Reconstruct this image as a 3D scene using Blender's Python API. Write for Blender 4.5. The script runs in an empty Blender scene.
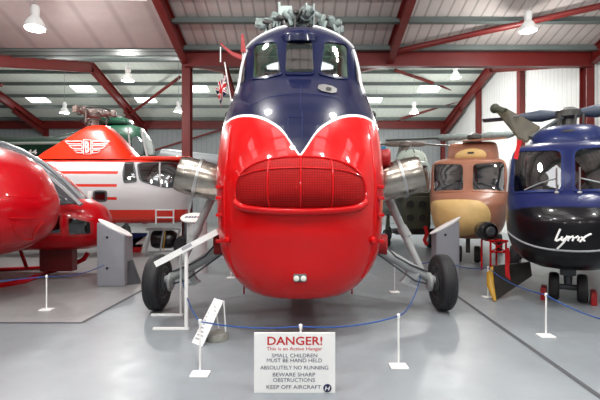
import bpy, bmesh, math, random
from mathutils import Vector, Matrix
random.seed(7)
SC = bpy.context.scene
C = SC.collection
PI = math.pi
FPX = 420.0
CAMZ = 1.44

def P(px, py, d):            # a point of the place seen along that direction at depth d
    return Vector(((px-300)/FPX*d, d, CAMZ+(200-py)/FPX*d))
def FL(px, py, z=0.0):       # the point of the floor (height z) in that direction
    d = (CAMZ-z)*FPX/(py-200)
    return Vector(((px-300)/FPX*d, d, z))

# ------------------------------------------------------------------ materials
def lin(c):
    out = []
    for v in c:
        v = v/255.0
        out.append(v/12.92 if v <= 0.04045 else ((v+0.055)/1.055)**2.4)
    return (out[0], out[1], out[2], 1.0)

def mat(name, col, rough=0.5, metal=0.0, coat=0.0, noise=0.0, nscale=6.0, bump=0.0, spec=0.5):
    m = bpy.data.materials.new(name); m.use_nodes = True
    nt = m.node_tree; b = nt.nodes['Principled BSDF']
    b.inputs['Base Color'].default_value = lin(col)
    b.inputs['Roughness'].default_value = rough
    b.inputs['Metallic'].default_value = metal
    b.inputs['Coat Weight'].default_value = coat
    b.inputs['Coat Roughness'].default_value = 0.06
    b.inputs['Specular IOR Level'].default_value = spec
    tc = nt.nodes.new('ShaderNodeTexCoord')
    nz = nt.nodes.new('ShaderNodeTexNoise'); nz.inputs['Scale'].default_value = nscale
    nz.inputs['Detail'].default_value = 4
    nt.links.new(tc.outputs['Object'], nz.inputs['Vector'])
    mr = nt.nodes.new('ShaderNodeMapRange')
    mr.inputs['From Min'].default_value = 0.3; mr.inputs['From Max'].default_value = 0.7
    mr.inputs['To Min'].default_value = 1.0-max(noise, 0.04); mr.inputs['To Max'].default_value = 1.0+max(noise, 0.04)*0.5
    nt.links.new(nz.outputs['Fac'], mr.inputs['Value'])
    mx = nt.nodes.new('ShaderNodeVectorMath'); mx.operation = 'SCALE'
    mx.inputs[0].default_value = lin(col)[:3]
    nt.links.new(mr.outputs['Result'], mx.inputs['Scale'])
    nt.links.new(mx.outputs['Vector'], b.inputs['Base Color'])
    if bump:
        bp = nt.nodes.new('ShaderNodeBump'); bp.inputs['Strength'].default_value = bump
        bp.inputs['Distance'].default_value = 0.01
        nt.links.new(nz.outputs['Fac'], bp.inputs['Height']); nt.links.new(bp.outputs['Normal'], b.inputs['Normal'])
    return m

def emit(name, col, s):
    m = bpy.data.materials.new(name); m.use_nodes = True
    b = m.node_tree.nodes['Principled BSDF']
    b.inputs['Base Color'].default_value = lin(col)
    b.inputs['Emission Color'].default_value = lin(col)
    b.inputs['Emission Strength'].default_value = s
    return m

def glass(name, tint, refl=0.12, rough=0.03):
    m = bpy.data.materials.new(name); m.use_nodes = True
    nt = m.node_tree; nt.nodes.clear()
    out = nt.nodes.new('ShaderNodeOutputMaterial')
    tr = nt.nodes.new('ShaderNodeBsdfTransparent'); tr.inputs['Color'].default_value = lin(tint)
    gl = nt.nodes.new('ShaderNodeBsdfGlossy'); gl.inputs['Roughness'].default_value = rough
    lw = nt.nodes.new('ShaderNodeLayerWeight'); lw.inputs['Blend'].default_value = 0.25
    mr = nt.nodes.new('ShaderNodeMapRange'); mr.inputs['To Min'].default_value = refl; mr.inputs['To Max'].default_value = 0.9
    mx = nt.nodes.new('ShaderNodeMixShader')
    nt.links.new(lw.outputs['Facing'], mr.inputs['Value']); nt.links.new(mr.outputs['Result'], mx.inputs['Fac'])
    nt.links.new(tr.outputs[0], mx.inputs[1]); nt.links.new(gl.outputs[0], mx.inputs[2])
    nt.links.new(mx.outputs[0], out.inputs['Surface'])
    return m

def sheet_mat(name, col, axis='X', period=0.25, rough=0.6, line=0.72, bump=0.4):
    """profiled sheeting: thin dark joints and a shallow rib, running across one axis"""
    m = mat(name, col, rough)
    nt = m.node_tree; b = nt.nodes['Principled BSDF']
    tc = nt.nodes.new('ShaderNodeTexCoord'); sp = nt.nodes.new('ShaderNodeSeparateXYZ')
    nt.links.new(tc.outputs['Object'], sp.inputs[0])
    d = nt.nodes.new('ShaderNodeMath'); d.operation = 'DIVIDE'; d.inputs[1].default_value = period
    nt.links.new(sp.outputs[axis], d.inputs[0])
    fr = nt.nodes.new('ShaderNodeMath'); fr.operation = 'FRACT'; nt.links.new(d.outputs[0], fr.inputs[0])
    pp = nt.nodes.new('ShaderNodeMath'); pp.operation = 'PINGPONG'; pp.inputs[1].default_value = 0.5
    nt.links.new(fr.outputs[0], pp.inputs[0])
    mr = nt.nodes.new('ShaderNodeMapRange'); mr.interpolation_type = 'SMOOTHSTEP'
    mr.inputs['From Min'].default_value = 0.03; mr.inputs['From Max'].default_value = 0.14
    mr.inputs['To Min'].default_value = line; mr.inputs['To Max'].default_value = 1.0
    nt.links.new(pp.outputs[0], mr.inputs['Value'])
    vm = nt.nodes.new('ShaderNodeVectorMath'); vm.operation = 'SCALE'
    src = b.inputs['Base Color'].links[0].from_socket
    nt.links.new(src, vm.inputs[0]); nt.links.new(mr.outputs[0], vm.inputs['Scale'])
    nt.links.new(vm.outputs[0], b.inputs['Base Color'])
    bp = nt.nodes.new('ShaderNodeBump'); bp.inputs['Strength'].default_value = bump; bp.inputs['Distance'].default_value = 0.02
    nt.links.new(mr.outputs[0], bp.inputs['Height']); nt.links.new(bp.outputs[0], b.inputs['Normal'])
    return m

RED = mat('red_gloss_paint', (194, 8, 14), 0.3, coat=0.4, spec=.12)
RED_D = mat('red_paint_dull', (150, 16, 20), 0.45)
RED2 = mat('cherry_gloss_paint', (180, 6, 20), 0.3, coat=0.5, spec=.12)
ORANGE = mat('orange_red_paint', (232, 50, 22), 0.3, coat=0.4)
STEEL_RED = mat('oxide_red_steel', (108, 27, 24), 0.42, noise=0.12, nscale=2)
BLUE = mat('navy_gloss_paint', (13, 19, 52), 0.3, coat=0.2, spec=.12)
LBLUE = mat('lynx_blue_paint', (30, 41, 88), 0.35, coat=0.2, spec=.15)
BLACK = mat('black_rubber', (22, 22, 24), 0.55, noise=0.2)
TYRE = mat('tyre_rubber', (30, 31, 34), 0.6, noise=0.15)
BLK = mat('black_satin', (16, 15, 18), 0.3, coat=0.3)
WHITE = mat('white_paint', (248, 248, 246), 0.35)
SILVERW = mat('silver_white_paint', (206, 206, 208), 0.35)
GREY = mat('grey_paint', (150, 154, 158), 0.4)
STRUT = mat('strut_grey_paint', (168, 172, 172), 0.35)
DGREY = mat('dark_grey', (70, 74, 78), 0.5)
HUBM = mat('rotor_head_grey_green', (128, 140, 138), 0.45, noise=0.3, nscale=20)
HUBD = mat('rotor_head_dark', (70, 68, 66), 0.45, noise=0.3, nscale=20)
HUBR = mat('rotor_head_rust', (120, 104, 98), 0.45, noise=0.35, nscale=18)
METAL = mat('exhaust_metal', (178, 170, 160), 0.24, metal=1.0, noise=0.2, nscale=9)
ALU = mat('aluminium', (190, 190, 190), 0.3, metal=0.9)
PURL = mat('purlin_grey_green', (104, 114, 112), 0.5)
PEDG = mat('pedestal_grey', (140, 142, 149), 0.5)
TAN = mat('tan_paint', (230, 194, 128), 0.55, noise=0.08)
BROWN = mat('desert_brown_paint', (172, 116, 92), 0.35, noise=0.1)
GREEN = mat('dark_green_paint', (14, 50, 36), 0.3, coat=0.2)
PGREEN = mat('pale_grey_green_paint', (158, 172, 164), 0.45)
OLIVE = mat('olive_drab_paint', (62, 66, 50), 0.6, noise=0.25)
CAMO = mat('camouflage_brown_green', (60, 52, 32), 0.6, noise=0.55, nscale=5)
YEL = mat('yellow_paint', (170, 128, 26), 0.5)
ROPE = mat('blue_rope', (22, 70, 136), 0.6)
NAVYT = mat('navy_ink', (24, 24, 76), 0.6)
REDT = mat('red_ink', (200, 20, 24), 0.6)
LBL = mat('label_grey_ink', (172, 172, 178), 0.7)
CYAN = mat('blue_panel', (40, 110, 150), 0.5)
CONC = mat('concrete', (128, 128, 122), 0.8, noise=0.2, nscale=14)
INT = mat('cockpit_interior_green', (170, 214, 192), 0.7)
INTG = mat('cockpit_interior_grey', (96, 98, 100), 0.7)
INTD = mat('cockpit_interior_dark', (40, 40, 44), 0.7)
GL = glass('cockpit_glass', (214, 228, 222), 0.14)
GLD = glass('tinted_cockpit_glass', (120, 126, 130), 0.10)
LENS = mat('lamp_lens', (210, 210, 200), 0.1, coat=0.8)
JOINT = mat('floor_joint_rubber', (70, 72, 76), 0.7)

def floor_mat(name, c1, c2):
    m = mat(name, c1, 0.28)
    nt = m.node_tree; b = nt.nodes['Principled BSDF']
    tc = nt.nodes.new('ShaderNodeTexCoord')
    n1 = nt.nodes.new('ShaderNodeTexNoise'); n1.inputs['Scale'].default_value = 0.7; n1.inputs['Detail'].default_value = 6
    n2 = nt.nodes.new('ShaderNodeTexNoise'); n2.inputs['Scale'].default_value = 5; n2.inputs['Detail'].default_value = 8
    nt.links.new(tc.outputs['Object'], n1.inputs['Vector']); nt.links.new(tc.outputs['Object'], n2.inputs['Vector'])
    cr = nt.nodes.new('ShaderNodeValToRGB')
    cr.color_ramp.elements[0].position = 0.35; cr.color_ramp.elements[0].color = lin(c2)
    cr.color_ramp.elements[1].position = 0.65; cr.color_ramp.elements[1].color = lin(c1)
    nt.links.new(n1.outputs['Fac'], cr.inputs['Fac'])
    nt.links.new(cr.outputs['Color'], b.inputs['Base Color'])
    mr = nt.nodes.new('ShaderNodeMapRange'); mr.inputs['To Min'].default_value = 0.22; mr.inputs['To Max'].default_value = 0.48
    nt.links.new(n2.outputs['Fac'], mr.inputs['Value']); nt.links.new(mr.outputs[0], b.inputs['Roughness'])
    return m

# ------------------------------------------------------------------ objects
def setp(o, label=None, cat=None, group=None, kind=None):
    if label: o['label'] = label
    if cat: o['category'] = cat
    if group: o['group'] = group
    if kind: o['kind'] = kind
    return o

ORG = {}
def thing(name, label, cat, loc=(0, 0, 0), group=None, local=False):
    o = bpy.data.objects.new(name, None); C.objects.link(o)
    o.location = loc; o.empty_display_size = 0.2
    ORG[o.name] = Vector((0, 0, 0)) if local else Vector(loc)
    return setp(o, label, cat, group)

SPLIT = {'stick', 'rear_prop', 'warning_strip', 'roof_edge', 'door_rail', 'skid_strut', 'door_hinge', 'light_lens', 'drain_pipe', 'side_lamp', 'brake_hose', 'socket', 'rear_leg', 'window_pillar', 'wheel_leg', 'cockpit_fittings', 'bonnet_panel_joint', 'nose_door_seam'}
def obj(name, bm, mats, parent=None, smooth=True, label=None, origin=None, angle=40):
    if name in SPLIT:
        # pieces that stand apart become parts of their own
        left = set(bm.verts); isl = []
        while left:
            st = [left.pop()]; cur = set(st)
            while st:
                v = st.pop()
                for e in v.link_edges:
                    o_ = e.other_vert(v)
                    if o_ in left: left.discard(o_); cur.add(o_); st.append(o_)
            isl.append(cur)
        def bb(c): return [(min(v.co[i] for v in c), max(v.co[i] for v in c)) for i in range(3)]
        merged = True
        while merged:
            merged = False
            for i in range(len(isl)):
                for j in range(i+1, len(isl)):
                    A, B = bb(isl[i]), bb(isl[j])
                    if all(A[k][0] <= B[k][1]+.004 and B[k][0] <= A[k][1]+.004 for k in range(3)):
                        isl[i] |= isl[j]; isl.pop(j); merged = True; break
                if merged: break
        if len(isl) > 1:
            isl.sort(key=lambda c: min(v.co.x for v in c)); r = None
            idx = [set(v.index for v in c) for c in (bm.verts.index_update() or isl)]
            for c in idx:
                b2 = bm.copy(); b2.verts.ensure_lookup_table()
                bmesh.ops.delete(b2, geom=[v for v in b2.verts if v.index not in c], context='VERTS')
                r = obj1(name, b2, mats, parent, smooth, label, origin, angle)
            bm.free(); return r
    return obj1(name, bm, mats, parent, smooth, label, origin, angle)

def obj1(name, bm, mats, parent=None, smooth=True, label=None, origin=None, angle=40):
    if not isinstance(mats, (list, tuple)): mats = [mats]
    org = ORG[parent.name] if parent else (Vector(origin) if origin is not None else Vector((0, 0, 0)))
    if org.length > 0: bmesh.ops.translate(bm, verts=bm.verts, vec=-org)
    bmesh.ops.recalc_face_normals(bm, faces=bm.faces)
    me = bpy.data.meshes.new(name); bm.to_mesh(me); bm.free()
    for m in mats: me.materials.append(m)
    if smooth:
        me.polygons.foreach_set('use_smooth', [True]*len(me.polygons))
        me.set_sharp_from_angle(angle=math.radians(angle))
    o = bpy.data.objects.new(name, me); C.objects.link(o)
    if parent:
        o.parent = parent; ORG[o.name] = org
    else:
        o.location = org; ORG[o.name] = org
    if label: o['label'] = label
    return o

def copy_tree(o, parent=None):
    c = o.copy(); C.objects.link(c)
    if parent: c.parent = parent
    for ch in list(o.children): copy_tree(ch, c)
    return c

# ------------------------------------------------------------------ shapes
def NB(): return bmesh.new()

def face(bm, vs, mi=0):
    try:
        f = bm.faces.new(vs); f.material_index = mi; return f
    except ValueError:
        return None

def box(bm, c, s, rz=0.0, rx=0.0, ry=0.0, bev=0.0, mi=0):
    M = Matrix.Translation(Vector(c)) @ Matrix.Rotation(rz, 4, 'Z') @ Matrix.Rotation(ry, 4, 'Y') @ Matrix.Rotation(rx, 4, 'X') @ Matrix.Diagonal((s[0], s[1], s[2], 1))
    r = bmesh.ops.create_cube(bm, size=1, matrix=M)
    fs = set(f for v in r['verts'] for f in v.link_faces)
    for f in fs: f.material_index = mi
    if bev:
        es = list(set(e for v in r['verts'] for e in v.link_edges))
        bmesh.ops.bevel(bm, geom=es, offset=bev, segments=2, affect='EDGES', profile=0.6)

def tube(bm, pts, r, seg=10, caps=True, sq=1.0, mi=0):
    pts = [Vector(p) for p in pts]; n = len(pts)
    rs = r if isinstance(r, (list, tuple)) else [r]*n
    rings = []; up = None
    for i, p in enumerate(pts):
        t = (pts[min(i+1, n-1)]-pts[max(i-1, 0)])
        if t.length < 1e-9: t = Vector((0, 0, 1))
        t.normalize()
        if up is None:
            up = Vector((0, 0, 1)) if abs(t.z) < 0.9 else Vector((0, 1, 0))
        a = t.cross(up)
        if a.length < 1e-6: a = t.cross(Vector((1, 0, 0)))
        a.normalize(); b = a.cross(t).normalized(); up = b
        rings.append([bm.verts.new(p+a*math.cos(2*PI*k/seg)*rs[i]+b*math.sin(2*PI*k/seg)*rs[i]*sq) for k in range(seg)])
    for i in range(n-1):
        for k in range(seg):
            face(bm, (rings[i][k], rings[i][(k+1) % seg], rings[i+1][(k+1) % seg], rings[i+1][k]), mi)
    if caps:
        face(bm, rings[0][::-1], mi); face(bm, rings[-1], mi)

def loft(bm, rings, caps=True, mi=0):
    vr = [[bm.verts.new(p) for p in r] for r in rings]
    m = len(vr[0])
    for i in range(len(vr)-1):
        for k in range(m):
            face(bm, (vr[i][k], vr[i][(k+1) % m], vr[i+1][(k+1) % m], vr[i+1][k]), mi)
    if caps:
        face(bm, vr[0][::-1], mi); face(bm, vr[-1], mi)

def ring(c, a, b, ra, rb, n=2.0, seg=28):
    out = []
    for k in range(seg):
        t = 2*PI*k/seg; ct, st = math.cos(t), math.sin(t)
        x = math.copysign(abs(ct)**(2/n), ct)*ra; y = math.copysign(abs(st)**(2/n), st)*rb
        out.append(Vector(c)+Vector(a)*x+Vector(b)*y)
    return out

def lathe(bm, o, ax, prof, seg=24, mi=0, caps=True):
    ax = Vector(ax).normalized(); o = Vector(o)
    u = Vector((0, 0, 1)) if abs(ax.z) < 0.9 else Vector((1, 0, 0))
    a = ax.cross(u).normalized(); b = ax.cross(a).normalized()
    loft(bm, [[o+ax*h+a*math.cos(2*PI*k/seg)*max(r, 1e-4)+b*math.sin(2*PI*k/seg)*max(r, 1e-4) for k in range(seg)] for r, h in prof], caps, mi)

def chaikin(pts, it=2, closed=True):
    for _ in range(it):
        out = []; n = len(pts)
        for i in range(n if closed else n-1):
            p, q = pts[i], pts[(i+1) % n]
            out.append((p[0]*.75+q[0]*.25, p[1]*.75+q[1]*.25)); out.append((p[0]*.25+q[0]*.75, p[1]*.25+q[1]*.75))
        pts = out
    return pts

def rnd(pts, it=2, k=.16):
    """round the corners of an outline a little"""
    out = []; n = len(pts)
    for i in range(n):
        p = Vector(pts[i]); a = p.lerp(Vector(pts[i-1]), k); b = p.lerp(Vector(pts[(i+1) % n]), k)
        for t in (0, .25, .5, .75, 1):
            q = a*(1-t)**2+p*2*t*(1-t)+b*t*t; out.append((q.x, q.y))
    return out

def dense(pts, step, closed=True):
    out = []; n = len(pts)
    for i in range(n if closed else n-1):
        p, q = pts[i], pts[(i+1) % n]
        L = math.dist(p, q); k = max(1, int(L/step))
        for j in range(k): out.append((p[0]+(q[0]-p[0])*j/k, p[1]+(q[1]-p[1])*j/k))
    if not closed: out.append(pts[-1])
    return out

def herm(tab, z, col):
    n = len(tab)
    if z <= tab[0][0]: return tab[0][col]
    if z >= tab[-1][0]: return tab[-1][col]
    i = 0
    while tab[i+1][0] < z: i += 1
    z0, z1 = tab[i][0], tab[i+1][0]; h = z1-z0; t = (z-z0)/h
    v0, v1 = tab[i][col], tab[i+1][col]
    def sl(k):
        if k == 0: return (tab[1][col]-tab[0][col])/(tab[1][0]-tab[0][0])
        if k == n-1: return (tab[-1][col]-tab[-2][col])/(tab[-1][0]-tab[-2][0])
        s0 = (tab[k][col]-tab[k-1][col])/(tab[k][0]-tab[k-1][0]); s1 = (tab[k+1][col]-tab[k][col])/(tab[k+1][0]-tab[k][0])
        if s0*s1 <= 0: return 0.0
        return 2*s0*s1/(s0+s1)
    m0, m1 = sl(i)*h, sl(i+1)*h
    return v0*(2*t**3-3*t*t+1)+m0*(t**3-2*t*t+t)+v1*(-2*t**3+3*t*t)+m1*(t**3-t*t)

class Hull:
    """horizontal slices: rows (z, front, shoulder, half width, exponent); straight sides to e, rounded back b.
    Built in the frame M (local to world)."""
    def __init__(s, rows, e, b, cx=0.0, M=None):
        s.rows, s.e, s.b, s.cx = rows, e, b, cx
        s.M = M or Matrix.Identity(4); s.Mi = s.M.inverted()
    def par(s, z): return tuple(herm(s.rows, z, c) for c in (1, 2, 3, 4))
    def y(s, x, z):
        f, sh, w, n = s.par(z); q = min(abs(x-s.cx)/w, 1.0)
        return sh-(sh-f)*(1-q**n)**(1/n)
    def pt(s, x, z, off=0.0):
        h = 0.01
        y = s.y(x, z)
        if off == 0.0: return Vector((x, y, z))
        dx = (s.y(x+h, z)-s.y(x-h, z))/(2*h); dz = (s.y(x, z+h)-s.y(x, z-h))/(2*h)
        dx = max(-6, min(6, dx)); dz = max(-6, min(6, dz))
        nrm = Vector((dx, -1, dz)).normalized()
        return Vector((x, y, z))+nrm*off
    def hit(s, px, py):
        o = s.Mi @ Vector((0, 0, CAMZ)); d = (s.Mi.to_3x3() @ Vector(((px-300)/FPX, 1, (200-py)/FPX)))
        zt, zb = s.rows[-1][0], s.rows[0][0]
        prev = None; t = 2.0; best = None
        while t < 20:
            p = o+d*t
            inside = zb <= p.z <= zt and abs(p.x-s.cx) < s.par(p.z)[2] and p.y > s.y(p.x, p.z)
            if inside:
                lo, hi = t-0.03, t
                for _ in range(14):
                    m = (lo+hi)/2; q = o+d*m
                    if zb <= q.z <= zt and abs(q.x-s.cx) < s.par(q.z)[2] and q.y > s.y(q.x, q.z): hi = m
                    else: lo = m
                q = o+d*hi; return (q.x, q.z)
            # remember the closest approach for points just off the outline
            zz = min(max(p.z, zb), zt); w = s.par(zz)[2]; xx = min(max(p.x, s.cx-w*.995), s.cx+w*.995)
            e = abs(p.z-zz)+abs(p.x-xx)+abs(p.y-s.y(xx, zz))
            if best is None or e < best[0]: best = (e, xx, zz)
            t += 0.03
        return (best[1], best[2])
    def hits(s, pts): return [s.hit(*p) for p in pts]
    def build(s, bm, nz=70, nt=26, mi=0):
        z0, z1 = s.rows[0][0], s.rows[-1][0]; rings = []
        for i in range(nz+1):
            u = i/nz; z = z0+(z1-z0)*(u*0.6+0.4*(0.5-0.5*math.cos(PI*u)))
            f, sh, w, n = s.par(z); loop = []
            for k in range(nt+1):
                a = -PI/2+PI*k/nt
                x = math.copysign(abs(math.sin(a))**(2/n), a)*w; yy = sh-(sh-f)*abs(math.cos(a))**(2/n)
                loop.append(Vector((s.cx+x, yy, z)))
            e = max(s.e, sh+0.01); bb = max(s.b, e+0.02)
            for k in range(1, 7): loop.append(Vector((s.cx+w, sh+(e-sh)*k/7, z)))
            for k in range(nt+1):
                a = PI/2-PI*k/nt
                x = math.copysign(abs(math.sin(a))**(2/2.6), a)*w; yy = e+(bb-e)*abs(math.cos(a))**(2/2.6)
                loop.append(Vector((s.cx+x, yy, z)))
            for k in range(1, 7): loop.append(Vector((s.cx-w, e-(e-sh)*k/7, z)))
            rings.append(loop)
        loft(bm, rings, True, mi)
        bmesh.ops.remove_doubles(bm, verts=bm.verts, dist=0.0008)
    def patch(s, bm, poly, off=0.01, rings=8, dome=0.0, mi=0):
        """a panel lying on the hull inside the outline poly of (x, z)"""
        cx = sum(p[0] for p in poly)/len(poly); cz = sum(p[1] for p in poly)/len(poly)
        c = bm.verts.new(s.pt(cx, cz, off+dome)); prev = None
        for r in range(1, rings+1):
            q = r/rings
            cur = [bm.verts.new(s.pt(cx+(x-cx)*q, cz+(z-cz)*q, off+dome*(1-q**2.5))) for x, z in poly]
            m = len(cur)
            for k in range(m):
                if prev is None: face(bm, (c, cur[k], cur[(k+1) % m]), mi)
                else: face(bm, (prev[k], cur[k], cur[(k+1) % m], prev[(k+1) % m]), mi)
            prev = cur
        return prev
    def line(s, bm, pts, r, off=0.0, closed=False, seg=6):
        ps = [s.pt(x, z, off) for x, z in dense(pts, 0.04, closed)]
        if closed: ps.append(ps[0]); ps.append(ps[1])
        tube(bm, ps, r, seg)
    def frame(s, bm, poly, w, off=0.015):
        cx = sum(p[0] for p in poly)/len(poly); cz = sum(p[1] for p in poly)/len(poly)
        poly = dense(poly, 0.05); n = len(poly); rr = []
        for (x, z) in poly:
            v = Vector((x-cx, z-cz)); L = v.length; u = v/L
            rr.append([s.pt(x-u.x*w*.3, z-u.y*w*.3, -0.01), s.pt(x-u.x*w*.3, z-u.y*w*.3, off), s.pt(x+u.x*w*.7, z+u.y*w*.7, off), s.pt(x+u.x*w*.7, z+u.y*w*.7, -0.01)])
        vr = [[bm.verts.new(p) for p in r] for r in rr]
        for i in range(n):
            a, b = vr[i], vr[(i+1) % n]
            for k in range(3): face(bm, (a[k], a[k+1], b[k+1], b[k]))

def cut(o, polys, y0, y1, org, mi=1, scale=1.0):
    """really cut openings (prisms along the hull's own fore and aft axis) out of mesh object o"""
    bm = NB()
    for poly in polys:
        cx = sum(p[0] for p in poly)/len(poly); cz = sum(p[1] for p in poly)/len(poly)
        a = [Vector((x, y0, z)) for x, z in poly]; b = [Vector((cx+(x-cx)*scale, y1, cz+(z-cz)*scale)) for x, z in poly]
        loft(bm, [a, b], True, mi)
    bmesh.ops.recalc_face_normals(bm, faces=bm.faces)
    bmesh.ops.translate(bm, verts=bm.verts, vec=-Vector(org))
    me = bpy.data.meshes.new('cutter'); bm.to_mesh(me); bm.free()
    for m in o.data.materials: me.materials.append(m)
    co = bpy.data.objects.new('cutter', me); C.objects.link(co)
    par = o.parent
    co.parent = par
    md = o.modifiers.new('b', 'BOOLEAN'); md.operation = 'DIFFERENCE'; md.object = co; md.solver = 'EXACT'
    bpy.context.view_layer.update()
    dg = bpy.context.evaluated_depsgraph_get(); dg.update()
    nm = bpy.data.meshes.new_from_object(o.evaluated_get(dg), depsgraph=dg)
    old = o.data; o.modifiers.clear(); o.data = nm
    bpy.data.objects.remove(co); bpy.data.meshes.remove(me); bpy.data.meshes.remove(old)
    nm.polygons.foreach_set('use_smooth', [True]*len(nm.polygons)); nm.set_sharp_from_angle(angle=math.radians(35))

def text_bm(s, x0, x1, z0, z1, fn, bold=0.02, ext=0.0):
    cu = bpy.data.curves.new('t', 'FONT'); cu.body = s; cu.offset = bold; cu.extrude = 0; cu.resolution_u = 3
    to = bpy.data.objects.new('t', cu); C.objects.link(to)
    bpy.context.view_layer.update()
    dg = bpy.context.evaluated_depsgraph_get(); me = bpy.data.meshes.new_from_object(to.evaluated_get(dg), depsgraph=dg)
    bpy.data.objects.remove(to); bpy.data.curves.remove(cu)
    bm = NB(); bm.from_mesh(me); bpy.data.meshes.remove(me)
    xs = [v.co.x for v in bm.verts]; ys = [v.co.y for v in bm.verts]
    a, b, c, d = min(xs), max(xs), min(ys), max(ys)
    for v in bm.verts:
        v.co = fn(x0+(v.co.x-a)/(b-a)*(x1-x0), z0+(v.co.y-c)/(d-c)*(z1-z0))
    return bm

def join(bm, other):
    me = bpy.data.meshes.new('tmp'); other.to_mesh(me); other.free(); bm.from_mesh(me); bpy.data.meshes.remove(me)

# =================================================================== SETTING
def struct(name, bm, m, smooth=False, label=None):
    o = obj(name, bm, m, None, smooth); o['kind'] = 'structure'
    if label: o['label'] = label
    return o

def quad(bm, a, b, c, d, mi=0):
    face(bm, [bm.verts.new(Vector(p)) for p in (a, b, c, d)], mi)

# floor: blue grey paint with a warmer grey walkway outside the joints
XL, XR, YB, YF = -23.0, 9.0, -8.0, 25.6
FA = floor_mat('floor_blue_grey_paint', (138, 145, 150), (126, 132, 137))
FB = floor_mat('floor_warm_grey_paint', (152, 153, 154), (140, 141, 142))
bm = NB()
l0, l1, l2 = FL(-700, 323), FL(82, 323), FL(143, 290)
dl = (l2-l1); l3 = l1+dl*((YF-l1.y)/dl.y)
l3.x = max(l3.x, -7.0)
r1, r2 = FL(600, 397), FL(452, 292.7)
dr = r2-r1; r0 = r1+dr*((YB-r1.y)/dr.y); r3 = r1+dr*((YF-r1.y)/dr.y)
l2b = l1+dl*1.0
quad(bm, (XL, YB, 0), (r0.x, YB, 0), (r1.x, r1.y, 0), (XL, l1.y, 0), 0) if False else None
# three convex pieces: middle, left walkway, right walkway
pm = [(XL, YB, 0), (r0.x, YB, 0), (r3.x, YF, 0), (l3.x, YF, 0), (l1.x, l1.y, 0), (XL, l1.y, 0)]
face(bm, [bm.verts.new(p) for p in pm], 0)
face(bm, [bm.verts.new(p) for p in [(XL, l1.y, 0), (l1.x, l1.y, 0), (l3.x, YF, 0), (XL, YF, 0)]], 1)
face(bm, [bm.verts.new(p) for p in [(r0.x, YB, 0), (XR, YB, 0), (XR, YF, 0), (r3.x, YF, 0)]], 0)
bmesh.ops.remove_doubles(bm, verts=bm.verts, dist=0.001)
struct('floor', bm, [FA, FB])
bm = NB()
def strip(bm, a, b, w, z0=0.0, h=0.003):
    a = Vector(a); b = Vector(b); t = (b-a).normalized(); n = Vector((-t.y, t.x, 0))*w/2
    z = Vector((0, 0, z0+h))
    quad(bm, a-n+z, b-n+z, b+n+z, a+n+z)
strip(bm, l0, l1, 0.05); strip(bm, l1, l3, 0.05)
struct('trim_1', bm, JOINT)
bm = NB(); strip(bm, r0, r3, 0.05)
struct('trim_2', bm, JOINT)

# roof: ridge at 6 and 19, valley at 12.5, far eave at 25.5
ZV, ZR, ZE = 5.9, 7.85, 6.2
CEIL1 = sheet_mat('roof_sheet_grey', (202, 193, 189), 'X', 0.30, line=0.62)  # lighting tint of each bay is put into its sheet colour
CEIL2 = sheet_mat('roof_sheet_pale', (226, 234, 224), 'X', 0.30, line=0.95, bump=.15)
LIN1 = sheet_mat('roof_lining_board', (172, 160, 158), 'X', 0.95, line=0.82)
bm = NB()
quad(bm, (XL, YB, 5.75), (XR, YB, 5.75), (XR, -1, 5.75), (XL, -1, 5.75))
quad(bm, (XL, -1, 5.75), (XR, -1, 5.75), (XR, 6, ZR), (XL, 6, ZR))
quad(bm, (XL, 6, ZR), (XR, 6, ZR), (XR, 12.5, ZV), (XL, 12.5, ZV))
bmesh.ops.remove_doubles(bm, verts=bm.verts, dist=0.001)
struct('ceiling', bm, CEIL1)
bm = NB()
quad(bm, (XL, 12.5, ZV), (XR, 12.5, ZV), (XR, 19, ZR), (XL, 19, ZR))
quad(bm, (XL, 19, ZR), (XR, 19, ZR), (XR, YF, ZE-.03), (XL, YF, ZE-.03))
bmesh.ops.remove_doubles(bm, verts=bm.verts, dist=0.001)
struct('ceiling', bm, CEIL2)
bm = NB()
quad(bm, (XL, 6.3, ZR-.3), (-3.6, 6.3, ZR-.3), (-3.6, 12.1, ZV+.12-.2), (XL, 12.1, ZV+.12-.2))
struct('ceiling', bm, LIN1)

def zroof(y):
    if y <= -1: return 5.75
    if y <= 6: return 5.75+(ZR-5.75)*(y+1)/7
    if y <= 12.5: return ZR-(y-6)*.3
    if y <= 19: return ZV+(y-12.5)*.3
    return ZR-(y-19)*(ZR-ZE)/6.5
n_trim = [2]
def trim(bm, m, smooth=False):
    n_trim[0] += 1
    return struct('trim_%d' % n_trim[0], bm, m, smooth)
# purlins
for y in (0.3, 1.6, 2.9, 4.2, 5.5, 6.8, 8.0, 9.3, 10.2, 11.15, 12.25):
    bm = NB(); xl = -3.6 if 6 < y < 12.1 else XL
    box(bm, ((xl+XR)/2, y, zroof(y)-.10), (XR-xl, .07, .17)); box(bm, ((xl+XR)/2, y-.06, zroof(y)-.185), (XR-xl, .16, .02))
    trim(bm, PURL)
for y in (13.7, 15.0, 16.3, 17.6, 18.7, 19.94, 21.0, 22.2, 23.4, 24.9):
    bm = NB()
    box(bm, ((XL+XR)/2, y, zroof(y)-.09), (XR-XL, .07, .15)); box(bm, ((XL+XR)/2, y-.04, zroof(y)-.165), (XR-XL, .12, .02))
    trim(bm, PURL)
# valley gutter
bm = NB(); box(bm, ((XL+XR)/2, 12.6, ZV-.03), (XR-XL, .3, .08)); trim(bm, PURL)

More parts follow.
